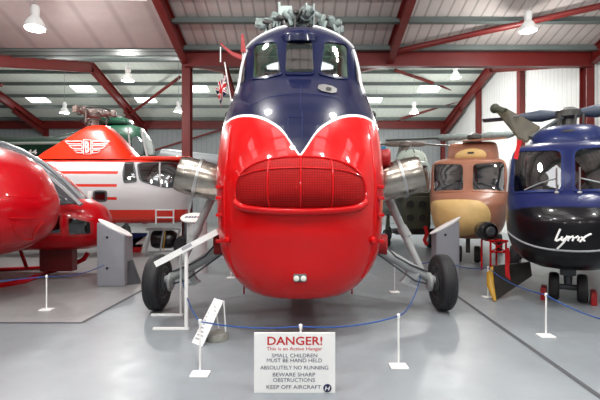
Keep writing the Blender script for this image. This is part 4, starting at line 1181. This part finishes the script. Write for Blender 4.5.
bm = NB(); HD.patch(bm, dense(chaikin([(-.32, 2.42), (.42, 2.42), (.40, 2.62), (.1, 2.72), (-.28, 2.62)], 2), .05), .006, 5, dome=.08); obj('cowling_nose', bm, TAN, cwE, label='sand coloured dome on the cowling')
bm = NB(); box(bm, (.06, .42, 2.58), (.14, .06, .04), bev=.01); obj('cowling_slot', bm, BLACK, cwE)
bm = NB(); box(bm, (.35, .6, 2.9), (.95, .5, .03), rx=.1, ry=-.03); obj('roof_plate', bm, BROWN, TE, smooth=False)
bm = NB(); loft(bm, [ring((0, 2.8+k*.7, 1.7+.1*k), (1, 0, 0), (0, 0, 1), .5-.08*k, .5-.08*k, 2.3) for k in range(4)]); obj('tail_boom', bm, BROWN, TE)
bm = NB(); tube(bm, [(0, .1, .7), (0, 0, .22)], .05, 10); obj('nose_leg', bm, DGREY, TE)
for sx in (-1, 1):
    wheel(TE, (sx*.2, 0, .19), .19, .14, DGREY)
    bm = NB(); tube(bm, [(sx*.5, 2.4, .8), (sx*.75, 2.4, .25)], .06, 10); obj('main_leg', bm, DGREY, TE); wheel(TE, (sx*.8, 2.4, .25), .25, .16, DGREY)
RE = Vector((.15, 1.5, 3.12)); bm = NB()
lathe(bm, RE-Vector((0, 0, .4)), (0, 0, 1), [(.1, 0), (.09, .3), (.18, .34), (.18, .42), (.08, .48)], 20); rE = obj('rotor_head', bm, HUBD, TE)
for a, L in ((183, 2.3), (2, 1.4), (95, 2.6)):
    a = math.radians(a); d = Vector((math.cos(a), math.sin(a), 0)); bm = NB()
    tube(bm, [RE+d*.12, RE+d*.35, RE+d*.55, RE+d*.8, RE+d*.95], [.05, .1, .08, .1, .05], 12)
    loft(bm, [ring(RE+d*t, Vector((-d.y, d.x, 0)), (0, 0, 1), .15, .028, 2, 14) for t in (.9, L)]); obj('rotor_blade', bm, HUBM, rE)

# =================================================================== PALE ARMED HELICOPTER (behind)
GX = thing('attack_helicopter', 'pale grey green helicopter with domed canopy and rocket pod behind the right metal exhaust', 'helicopter', (3.3, 13.2, 0))
HGx = Hull([(.95, 12.9, 13.6, .6, 2.3), (1.2, 12.6, 13.4, .85, 2.3), (1.7, 12.5, 13.4, .92, 2.3), (2.3, 12.55, 13.4, .90, 2.6), (2.6, 12.7, 13.5, .84, 2.8), (2.68, 12.9, 13.6, .7, 2.6)], 15.6, 16.4, 3.2)
bm = NB(); HGx.build(bm, 36, 22); gf = obj('fuselage', bm, [PGREEN, INTG], GX)
wg = rnd([(2.42, 1.75), (3.1, 1.75), (3.1, 2.5), (2.46, 2.5)], 2); wg2 = [(6.4-x, z) for x, z in wg][::-1]
cut(gf, [wg, wg2], 12, 13.3, (3.3, 13.2, 0))
for w_ in (wg, wg2):
    bm = NB(); HGx.patch(bm, dense(w_, .08), .003, 5); obj('windshield_pane', bm, glass('pale_glass', (200, 212, 212), .25), gf)
    bm = NB(); HGx.frame(bm, w_, .05, .012); obj('window_frame', bm, PGREEN, gf)
dome = mat('milky_canopy', (196, 208, 196), .25)
bm = NB(); loft(bm, [ring((3.55, 13.4, 2.55+h), (1, 0, 0), (0, 1, 0), a, a*.9, 2.2, 28) for h, a in ((0, .5), (.15, .5), (.32, .44), (.45, .32), (.5, .12))]); obj('canopy_dome', bm, dome, GX)
bm = NB()
for t_ in (-.7, 0, .7):
    tube(bm, [(3.55+.5*math.sin(t_), 13.4-.45*math.cos(t_), 2.55), (3.55+.5*math.sin(t_), 13.4-.45*math.cos(t_), 2.72), (3.55+.33*math.sin(t_), 13.4-.3*math.cos(t_), 3.0), (3.55, 13.4, 3.06)], .018, 6)
obj('canopy_rib', bm, OLIVE, GX)
for cx_ in (3.28,):
    bm = NB(); box(bm, (cx_, 12.1, 1.08), (.85, .6, .95), bev=.12); pod = obj('rocket_pod', bm, OLIVE, GX)
    for ix in (-.17, .17):
        for iz in (-.18, .2):
            bm = NB(); lathe(bm, (cx_+ix-.02, 11.82, 1.12+iz), (0, -1, 0), [(.14, 0), (.14, .05), (.105, .055), (.1, .01)], 20); tb = obj('rocket_tube', bm, OLIVE, pod)
            bm = NB(); lathe(bm, (cx_+ix-.02, 11.80, 1.12+iz), (0, -1, 0), [(.1, 0), (.1, .022)], 18); obj('tube_mouth', bm, BLACK, tb)
bm = NB(); box(bm, (3.28, 12.2, 1.6), (1.6, .5, .12), bev=.04); obj('stub_wing', bm, OLIVE, GX)
bm = NB(); tube(bm, [(2.75, 13.1, 1.0), (2.6, 12.7, .32)], .05, 8); tube(bm, [(3.8, 13.1, 1.0), (3.9, 12.7, .32)], .05, 8); tube(bm, [(3.2, 15.2, 1.1), (3.2, 15.2, .3)], .05, 8); obj('wheel_leg', bm, OLIVE, GX)
wheel(GX, (2.6, 12.65, .28), .28, .16, WHITE); wheel(GX, (3.9, 12.65, .28), .28, .16, WHITE); wheel(GX, (3.2, 15.2, .25), .25, .16, DGREY)
bm = NB(); box(bm, (3.28, 12.0, .56), (1.3, .35, .14), bev=.03); tube(bm, [(2.7, 11.9, .5), (3.85, 11.9, .5)], .04, 8); obj('gun_cradle', bm, BLK, GX)
bm = NB(); lathe(bm, (3.55, 14.2, 2.6), (0, 0, 1), [(.16, 0), (.12, .6), (.22, .66), (.22, .78), (.1, .84)], 18); rg = obj('rotor_head', bm, HUBR, GX)
for a, L in ((181, 2.2), (3, 2.4), (80, 3)):
    a = math.radians(a); d = Vector((math.cos(a), math.sin(a), 0)); bm = NB(); q = Vector((3.55, 14.2, 3.33))
    tube(bm, [q, q+d*.3, q+d*.55, q+d*.7], [.06, .1, .09, .05], 10)
    loft(bm, [ring(q+d*t+Vector((0, 0, -.015*t*t)), Vector((-d.y, d.x, 0)), (0, 0, 1), .15, .03, 2, 12) for t in (.65, L)]); obj('rotor_blade', bm, HUBR, rg)
ribbon('warning_ribbon', 'red warning ribbon hanging left of the right plinth below the rocket pod', [P(425, 226, 11.3), P(427, 233, 11.3), P(424.5, 240, 11.3), P(427, 245, 11.3)], .10, REDT)
bm = NB(); box(bm, (3.25, 17.6, 3.42), (.68, .05, .56)); box(bm, (3.25, 17.62, 1.57), (.05, .05, 3.15)); box(bm, (3.25, 17.62, .02), (.4, .4, .04)); o = obj('display_board', bm, CYAN, None, False, origin=(3.25, 17.6, 0)); setp(o, 'blue display board on a stand behind the domed helicopter canopy', 'board')

# =================================================================== ORANGE AND WHITE HELICOPTER (left rear)
OC = thing('vintage_helicopter', 'white helicopter seen side on, its orange rotor pylon carrying a winged badge', 'helicopter', (-5.5, 11, 0))
HO = Hull([(.86, 10.55, 11, 2.5, 3.0), (.95, 10.32, 11, 2.62, 3.0), (1.25, 10.18, 11, 2.72, 3.0), (1.6, 10.12, 11, 2.76, 2.9), (2.0, 10.16, 11, 2.74, 2.7), (2.25, 10.25, 11, 2.68, 2.6), (2.42, 10.4, 11, 2.6, 2.6), (2.48, 10.6, 11, 2.5, 2.6)], 11.02, 11.9, -5.6)
def oc_mat():
    m = mat('white_orange_livery', (214, 214, 216), 0.35, coat=.3)
    nt = m.node_tree; b = nt.nodes['Principled BSDF']; L = nt.links
    tc = nt.nodes.new('ShaderNodeTexCoord'); sp = nt.nodes.new('ShaderNodeSeparateXYZ'); L.new(tc.outputs['Object'], sp.inputs[0])
    def band(z0, z1, x1=None):
        a = nt.nodes.new('ShaderNodeMath'); a.operation = 'COMPARE'; a.inputs[1].default_value = (z0+z1)/2; a.inputs[2].default_value = (z1-z0)/2; L.new(sp.outputs['Z'], a.inputs[0])
        if x1 is None: return a.outputs[0]
        c = nt.nodes.new('ShaderNodeMath'); c.operation = 'LESS_THAN'; c.inputs[1].default_value = x1; L.new(sp.outputs['X'], c.inputs[0])
        e = nt.nodes.new('ShaderNodeMath'); e.operation = 'MULTIPLY'; L.new(a.outputs[0], e.inputs[0]); L.new(c.outputs[0], e.inputs[1]); return e.outputs[0]
    sc = 10.2/FPX
    bands = [band(CAMZ+(200-yy-1.4)*sc, CAMZ+(200-yy+1.4)*sc, (117.5-300)*sc+5.5) for yy in (172.5, 185.5, 198.5)]+[band(.7, 1.2)]+[band(2.38, 2.6)]
    cur = None
    for o_ in bands:
        if cur is None: cur = o_
        else:
            a = nt.nodes.new('ShaderNodeMath'); a.operation = 'MAXIMUM'; L.new(cur, a.inputs[0]); L.new(o_, a.inputs[1]); cur = a.outputs[0]
    mx = nt.nodes.new('ShaderNodeMix'); mx.data_type = 'RGBA'; mx.inputs[6].default_value = lin((206, 206, 208)); mx.inputs[7].default_value = lin((214, 44, 24)); L.new(cur, mx.inputs[0]); L.new(mx.outputs[2], b.inputs['Base Color']); return m
bm = NB(); HO.build(bm, 40, 34); fO = obj('fuselage', bm, [oc_mat(), INTG], OC)
ow1 = rnd(HO.hits([(138, 163.5), (178, 163), (180, 187), (165, 187), (141, 181)]), 2)
ow2 = rnd(HO.hits([(125, 163.5), (133.5, 163), (136.5, 181), (124, 182)]), 2)
ow3 = rnd(HO.hits([(94.5, 191.5), (106, 191.5), (106, 200.5), (94.5, 200.5)]), 1)
cut(fO, [ow1, ow2, ow3], 9.8, 11.2, (-5.5, 11, 0))
for w_ in (ow1, ow2, ow3):
    bm = NB(); HO.patch(bm, dense(w_, .08), .003, 6); obj('cabin_window', bm, glass('cabin_glass', (216, 222, 226), .2), fO)
    bm = NB(); HO.frame(bm, w_, .045, .012); obj('window_frame', bm, DGREY, fO)
bm = NB(); HO.line(bm, HO.hits([(160, 163), (161, 187)]), .02, .015); obj('window_bar', bm, SILVERW, fO)
bm = NB(); box(bm, (-3.8, 11.15, 1.75), (.4, .3, .5), bev=.04); obj('cabin_seat', bm, DGREY, OC); bm = NB(); box(bm, (-4.5, 11.15, 1.75), (.3, .3, .5), bev=.04); obj('cabin_seat', bm, DGREY, OC)
bm = NB(); HO.patch(bm, dense(HO.hits([(88, 191), (92, 191), (92, 202), (88, 202)]), .05), .012, 3); obj('door_notice', bm, WHITE, fO)
bm = NB()
for x in (156, 173.5): tube(bm, [P(x, 209, 10.02), P(x, 224, 10.02)], .02, 6)
tube(bm, [P(156, 217.5, 10.02), P(173.5, 217.5, 10.02)], .02, 6); tube(bm, [P(156, 210, 10.02), P(173.5, 210, 10.02)], .016, 6)
for x in (156, 173.5): tube(bm, [P(x, 212, 10.02), P(x, 212, 10.4)], .014, 6)
obj('boarding_step', bm, SILVERW, OC)
bm = NB(); tube(bm, [P(189, 209, 10.02), P(189, 224, 10.02)], .02, 6); tube(bm, [P(189, 212, 10.02), P(189, 212, 10.4)], .014, 6); obj('step_post', bm, SILVERW, OC)
# pylon
py_sec = []
for (yt, xl_, xr_, hw_) in ((160, 33, 139, .62), (152, 43.5, 130, .56), (142, 59, 122, .46), (132, 74.5, 112.5, .36), (126.5, 82.5, 106.5, .27), (124.3, 87, 103, .18)):
    d = 11.0-hw_; z = CAMZ+(200-yt)*10.7/FPX; a = (xl_-300)*10.7/FPX; b = (xr_-300)*10.7/FPX
    py_sec.append(ring(((a+b)/2, 11.0, z), (1, 0, 0), (0, 1, 0), (b-a)/2, hw_, 4.0, 40))
bm = NB(); loft(bm, py_sec); py_o = obj('rotor_pylon', bm, ORANGE, OC)
bm = NB(); box(bm, ((162-300)*10.7/FPX, 11.0, CAMZ+(200-158.7)*10.7/FPX), (1.5, 1.0, .1), bev=.03); obj('cabin_roof_edge', bm, ORANGE, OC)
# winged badge
bm = NB()
def pyf(px, py): 
    z = (200-py)
    d0 = 10.38+(160-py)*.0086
    return P(px, py, d0-.035)
for k, (y, xi, xo) in enumerate(((142.5, 82, 65), (147, 82, 69), (151.5, 82, 74))):
    for sg_ in (-1, 1):
        f = lambda x: x if sg_ < 0 else 174.5-x
        ps = [(xi, y-1.3), (xo, y-1.3), (xo+3.0, y+1.3), (xi, y+1.6), (xi, y-1.3)]
        tube(bm, [pyf(f(a), b) for a, b in ps], .013, 6)
for ps in (((83.5, 140), (91, 140), (91, 154), (83.5, 154), (83.5, 140)),): tube(bm, [pyf(*p) for p in ps], .013, 6)
obj('winged_badge', bm, WHITE, py_o)
tb = text_bm('B', 0, 1, 0, 1, lambda u_, v_: pyf(85+u_*4.5, 152.5-v_*11)+Vector((0, -.012, 0)), .03); obj('badge_letter', tb, WHITE, py_o, smooth=False)
# rotor head
RO = P(93, 113, 11); bm = NB()
lathe(bm, RO-Vector((0, 0, .38)), (0, 0, 1), [(.16, 0), (.12, .2), (.2, .26), (.22, .38), (.14, .46)], 20); rO = obj('rotor_head', bm, HUBR, OC)
for k in range(3):
    a = math.radians(8+120*k); d = Vector((math.cos(a), math.sin(a), 0)); s_ = Vector((-d.y, d.x, 0)); bm = NB()
    tube(bm, [RO+d*.15, RO+d*.3, RO+d*.34, RO+d*.5], [.07, .1, .07, .06], 12); box(bm, RO+d*.52, (.1, .14, .16), rz=a, bev=.02)
    tube(bm, [RO+d*.3+s_*.1+Vector((0, 0, -.3)), RO+d*.32+s_*.1+Vector((0, 0, .1))], .02, 6); obj('blade_grip', bm, HUBR, rO)
bm = NB()
for k in range(12):
    a = k*PI/6; q = RO+Vector((math.cos(a)*.36, math.sin(a)*.3, -.05)); tube(bm, [q, q+Vector((random.uniform(-.08, .08), 0, random.uniform(-.3, .12)))], .018, 6)
tube(bm, [RO+Vector((math.cos(i*PI/10)*.42, math.sin(i*PI/10)*.42, .08)) for i in range(21)], .018, 6); tube(bm, [RO+Vector((math.cos(i*PI/10)*.3, math.sin(i*PI/10)*.3, -.22)) for i in range(21)], .02, 6)
obj('control_linkage', bm, HUBD, rO)
for wx in ((112-300)/FPX*10.8, -2.95, -7.8):
    bm = NB(); tube(bm, [(wx, 10.9, 1.0), (wx, 10.8, .28)], .06, 10); obj('wheel_leg', bm, DGREY, OC); wheel(OC, (wx, 10.7, .27), .27, .15, DGREY, ax=(.0, 1, 0), hub=False)
bm = NB(); loft(bm, [ring((-7.9-k*.9, 11, 1.9+.1*k), (0, 1, 0), (0, 0, 1), .5-.09*k, .5-.09*k, 2) for k in range(5)]); obj('tail_boom', bm, ORANGE, OC)

# engine on a stand and a painted tail panel, under the white helicopter
EN = thing('display_engine', 'dark cylindrical engine in a grey frame on the floor behind the left wheel', 'engine', (-3.75, 11.1, 0))
e0 = P(163, 240, 10.9)
bm = NB(); lathe(bm, e0+Vector((-.38, .25, 0)), (1, 0, 0), [(.12, 0), (.22, .04), (.25, .15), (.25, .5), (.2, .62), (.12, .72)], 24); obj('engine_body', bm, BLK, EN)
bm = NB(); q = [P(151, 229, 10.8), P(180, 229, 10.8), P(174, 251, 10.8), P(146, 252, 10.8)]
for i in range(4): tube(bm, [q[i], q[(i+1) % 4]], .03, 6)
tube(bm, [P(164, 228, 10.78), P(160, 252, 10.78)], .025, 6)
for p in q[2:]: tube(bm, [p, Vector((p.x, p.y, 0))], .03, 6); tube(bm, [p, Vector((p.x, p.y+.6, 0.03))], .03, 6)
box(bm, P(160, 229, 11.0), (.6, .4, .06), bev=.01); obj('engine_stand', bm, GREY, EN)
bm = NB(); tube(bm, [P(165.5, 231, 10.75), P(163, 250, 10.75)], .014, 6); box(bm, P(181, 240, 10.9), (.1, .2, .22), bev=.02); obj('warning_strip', bm, YEL, EN, label='yellow strip')
TPN = thing('tail_panel', 'blue, white and red painted panel on the floor right of the left plinth', 'panel', P(135, 252, 11.6))
for m_, q in ((mat('mid_blue_paint', (30, 62, 140), .4), [(124, 233), (147, 233), (146, 236), (134, 245), (124, 240)]), (WHITE, [(133, 239), (146, 236), (143, 247), (124, 247), (130, 243)]), (REDT, [(124, 245), (143, 244), (140, 253.5), (124, 253.5)])):
    bm = NB(); a = [P(x, y, 11.55) for x, y in q]; loft(bm, [a, [p+Vector((0, .06, 0)) for p in a]]); obj('painted_section', bm, m_, TPN, smooth=False)

# =================================================================== GREEN HELICOPTER (far left)
GR = thing('green_helicopter', 'dark green helicopter behind the orange pylon, its cockpit showing right of the pylon', 'helicopter', (-7, 15, 0))
bm = NB(); rr = []
for px, yt, yb, hw_ in ((-60, 136, 178, .8), (0, 137.5, 180, .8), (30, 138, 182, .8), (60, 137, 185, .85), (100, 128, 190, .9), (118, 125.5, 192, .9), (134, 125.5, 194, .85), (142, 128, 194, .75), (149, 140, 194, .6), (156, 156, 190, .42), (162, 165, 184, .2)):
    z0 = CAMZ+(200-yb)*15/FPX; z1 = CAMZ+(200-yt)*15/FPX
    rr.append(ring(((px-300)*15/FPX, 15, (z0+z1)/2), (0, 1, 0), (0, 0, 1), hw_, (z1-z0)/2, 2.6, 32))
loft(bm, rr); gfz = obj('fuselage', bm, GREEN, GR)
def gpatch(name, q, m, d=14.12, th_=.03, lab=None):
    bm = NB(); a = [P(x, y, d) for x, y in chaikin(q, 1)]; loft(bm, [a, [p+Vector((0, th_*2+.1, 0)) for p in a]]); return obj(name, bm, m, gfz, smooth=False, label=lab)
gpatch('cockpit_window', [(131, 137), (139, 136), (144, 155), (133, 155)], mat('dark_window', (120, 134, 136), .12, coat=.5))
gpatch('windshield_pane', [(140.5, 133), (144, 131), (152, 143), (154, 154), (147, 155)], mat('bright_window', (198, 208, 206), .12, coat=.5), 14.3)  # white glare on the pane is put into its colour
bm = NB(); tube(bm, [P(141, 130, 14.1), P(147, 156, 14.1)], .04, 8); tube(bm, [P(128, 127, 14.1), P(131, 157, 14.1)], .03, 8); obj('window_pillar', bm, SILVERW, gfz)
bm = NB(); tube(bm, [P(0, 143.5, 14.2), P(60, 143, 14.15)], .05, 8); obj('pale_stripe', bm, PGREEN, gfz)
tb = text_bm('44', 0, 1, 0, 1, lambda u_, v_: P(27+u_*10, 154.5-v_*5, 14.15), .03); obj('number_lettering', tb, WHITE, gfz, smooth=False)
bm = NB(); box(bm, P(112, 122.5, 15), (1.3, .8, .25), bev=.1); obj('engine_cover', bm, GREEN, GR)
bm = NB(); tube(bm, [P(104, 112, 15), P(104, 124, 15)], .08, 10); tube(bm, [P(100, 112, 15), P(122, 118, 15)], .05, 8); obj('rotor_mast', bm, HUBD, GR)
bm = NB(); tube(bm, [(-6, 14.6, 1.9), (-6, 14.5, .3)], .07, 8); tube(bm, [(-9, 14.6, 2.0), (-9, 14.5, .3)], .07, 8); obj('wheel_leg', bm, DGREY, GR)
wheel(GR, (-6, 14.45, .3), .3, .18, DGREY); wheel(GR, (-9, 14.45, .3), .3, .18, DGREY)
# grey blade / boom seen right of it
bm = NB(); tube(bm, [(-5.6, 17, 3.3), (-4.0, 17, 3.05), (-2.2, 17, 2.95)], [.22, .3, .2], 14); tube(bm, [(-4, 17, 3.0), (-4, 17, 0)], .06, 8); box(bm, (-4, 17, .02), (.7, .7, .04))
o = obj('spare_tail_boom', bm, GREY, None, origin=(-4, 17, 0)); setp(o, 'grey boom on a stand seen left of the big helicopter behind the red column', 'aircraft part')

# =================================================================== RED HELICOPTERS AT THE LEFT EDGE
HBx = Hull([(.60, 5.75, 6.1, .30, 2.2), (.66, 5.4, 6.05, .55, 2.2), (.75, 5.2, 6.0, .80, 2.2), (.88, 5.05, 6.0, 1.05, 2.2), (1.12, 4.92, 6.0, 1.22, 2.2), (1.37, 4.88, 6.0, 1.27, 2.2), (1.65, 4.95, 6.0, 1.17, 2.2), (1.9, 5.1, 6.0, 1.0, 2.2), (2.10, 5.3, 6.0, .72, 2.1), (2.2, 5.5, 6.0, .46, 2.1), (2.25, 5.7, 6.05, .25, 2)], 6.02, 6.8, -4.84)
RB = thing('red_helicopter', 'glossy round red helicopter nose filling the left edge in the foreground', 'helicopter', (-4.72, 5.9, 0))
bm = NB(); HBx.build(bm, 50, 34); fB = obj('fuselage', bm, RED2, RB)
bm = NB(); HBx.line(bm, HBx.hits([(8, 196.5), (30, 196.8), (59.5, 197)]), .006, .003); HBx.line(bm, HBx.hits([(10, 218), (30, 218), (57, 216)]), .008, .004)
HBx.line(bm, chaikin(HBx.hits([(12, 218), (14, 228), (22, 238), (32, 240), (42, 236), (48, 226), (50, 217)]), 2, False), .008, .004); obj('nose_door_seam', bm, RED, fB)
bm = NB()
for sx in (-.5, .5): tube(bm, [(-5.6, 6+sx, .9), (-5.6, 6+sx*1.3, .25)], .05, 8)
tube(bm, [(-5.6, 5.2, .2), (-5.6, 6.8, .2)], .035, 8); obj('wheel_leg', bm, DGREY, RB)
for yy in (5.25, 6.75): wheel(RB, (-5.6, yy, .22), .22, .14, DGREY, hub=False)

RA = thing('skid_helicopter', 'small red helicopter on skids between the big red nose and the left plinth', 'helicopter', (-5.6, 7.8, 0))
HA = Hull([(.54, 7.5, 7.9, 1.9, 3), (.62, 7.25, 7.85, 2.1, 2.8), (.85, 7.08, 7.8, 2.24, 2.6), (1.05, 7.05, 7.8, 2.26, 2.5), (1.25, 7.1, 7.8, 2.18, 2.5), (1.38, 7.22, 7.8, 2.02, 2.5), (1.46, 7.4, 7.85, 1.85, 2.4)], 7.82, 8.5, -5.8)
bm = NB(); HA.build(bm, 36, 30); fA = obj('fuselage', bm, [RED2, INTD], RA)
aw = [rnd(HA.hits(q), 2) for q in ([(68, 218), (73, 217.5), (91, 222), (91.5, 234), (69, 235.5)], [(48, 214), (58, 212), (61, 216), (61, 233.5), (48, 234)])]
cut(fA, aw, 6.6, 7.6, (-5.6, 7.8, 0))
for w_ in aw:
    bm = NB(); HA.patch(bm, dense(w_, .05), .003, 5); obj('chin_window', bm, GLD, fA)
    bm = NB(); HA.frame(bm, w_, .04, .012); obj('window_frame', bm, RED_D, fA)
# canopy: glass with grey frame
bm = NB(); rr = []
for px, yt, hw_ in ((84, 204, .25), (74, 193, .42), (60, 179, .52), (42, 164.5, .58), (20, 151, .6), (0, 143, .6), (-40, 140, .6), (-90, 143, .55)):
    x = (px-300)*7.7/FPX; z1 = CAMZ+(200-yt)*7.7/FPX; z0 = 1.2
    rr.append(ring((x, 7.78, (z1+z0)/2), (0, 1, 0), (0, 0, 1), hw_, (z1-z0)/2, 3.2, 28))
loft(bm, rr); cp = obj('canopy', bm, mat('smoky_canopy', (86, 90, 96), .15, coat=.6), RA)
bm = NB()
tube(bm, [Vector(r[10])*0+r[7]+Vector((0, 0, .01)) for r in rr], .035, 8)
tube(bm, [P(px, py+2, 7.2) for px, py in ((81, 203), (66, 189), (52, 177), (42, 170), (20, 157), (0, 148))], .055, 8, sq=.6)
obj('canopy_frame', bm, GREY, RA)
bm = NB(); tube(bm, [P(83, 204, 7.3), P(66, 203, 7.12), P(54, 206, 7.1)], .02, 6); obj('canopy_sill', bm, DGREY, RA)
# skids and belly box
bm = NB()
tube(bm, [(-7.6, 7.05, .04), FL(0, 285.5, .04), FL(25, 281, .04), FL(48, 272, .04), P(72, 265, 8.0), P(84, 259, 8.0), P(88, 253, 8.0)], .045, 10); obj('skid', bm, RED2, RA)
bm = NB(); tube(bm, [(-7.6, 8.5, .04), FL(-10, 270, .04), FL(36, 269.5, .05)+Vector((0, .2, 0)), FL(44, 270, .1)], .04, 10); obj('skid', bm, RED2, RA)
bm = NB(); tube(bm, [(-5.4, 7.5, .7), (-5.5, 7.1, .08)], .035, 8); tube(bm, [(-5.4, 8.0, .7), (-5.5, 8.45, .08)], .035, 8); tube(bm, [(-7.2, 7.5, .7), (-7.3, 7.05, .08)], .035, 8); obj('skid_strut', bm, RED2, RA)
bm = NB(); a, b = P(40, 271.5, 7.6), P(73, 271.5, 7.6); z1 = .62
box(bm, ((a.x+b.x)/2-.02, 7.7, (z1+a.z)/2), (b.x-a.x, .18, z1-a.z), bev=.01); obj('belly_locker', bm, mat('dark_maroon', (96, 14, 18), .5), RA, smooth=False)
bm = NB(); loft(bm, [ring((-7.8-k*.8, 7.8, 1.3+.12*k), (0, 1, 0), (0, 0, 1), .5-.09*k, .42-.07*k, 2) for k in range(5)]); obj('tail_boom', bm, RED2, RA)

# =================================================================== WORLD, CAMERA
w = bpy.data.worlds.new('World'); SC.world = w; w.use_nodes = True
bg = w.node_tree.nodes['Background']; bg.inputs[0].default_value = (0.86, 0.93, 1.0, 1); bg.inputs[1].default_value = 1.25
cam = bpy.data.cameras.new('Camera'); co = bpy.data.objects.new('Camera', cam); C.objects.link(co)
co.location = (0, 0, CAMZ); co.rotation_euler = (PI/2, 0, 0)
cam.sensor_width = 36; cam.lens = 36*FPX/600; cam.clip_end = 200; cam.clip_start = .05
SC.camera = co
SC.view_settings.view_transform = 'Standard'; SC.view_settings.look = 'None'; SC.view_settings.gamma = 1
SC.view_settings.exposure = 0.0
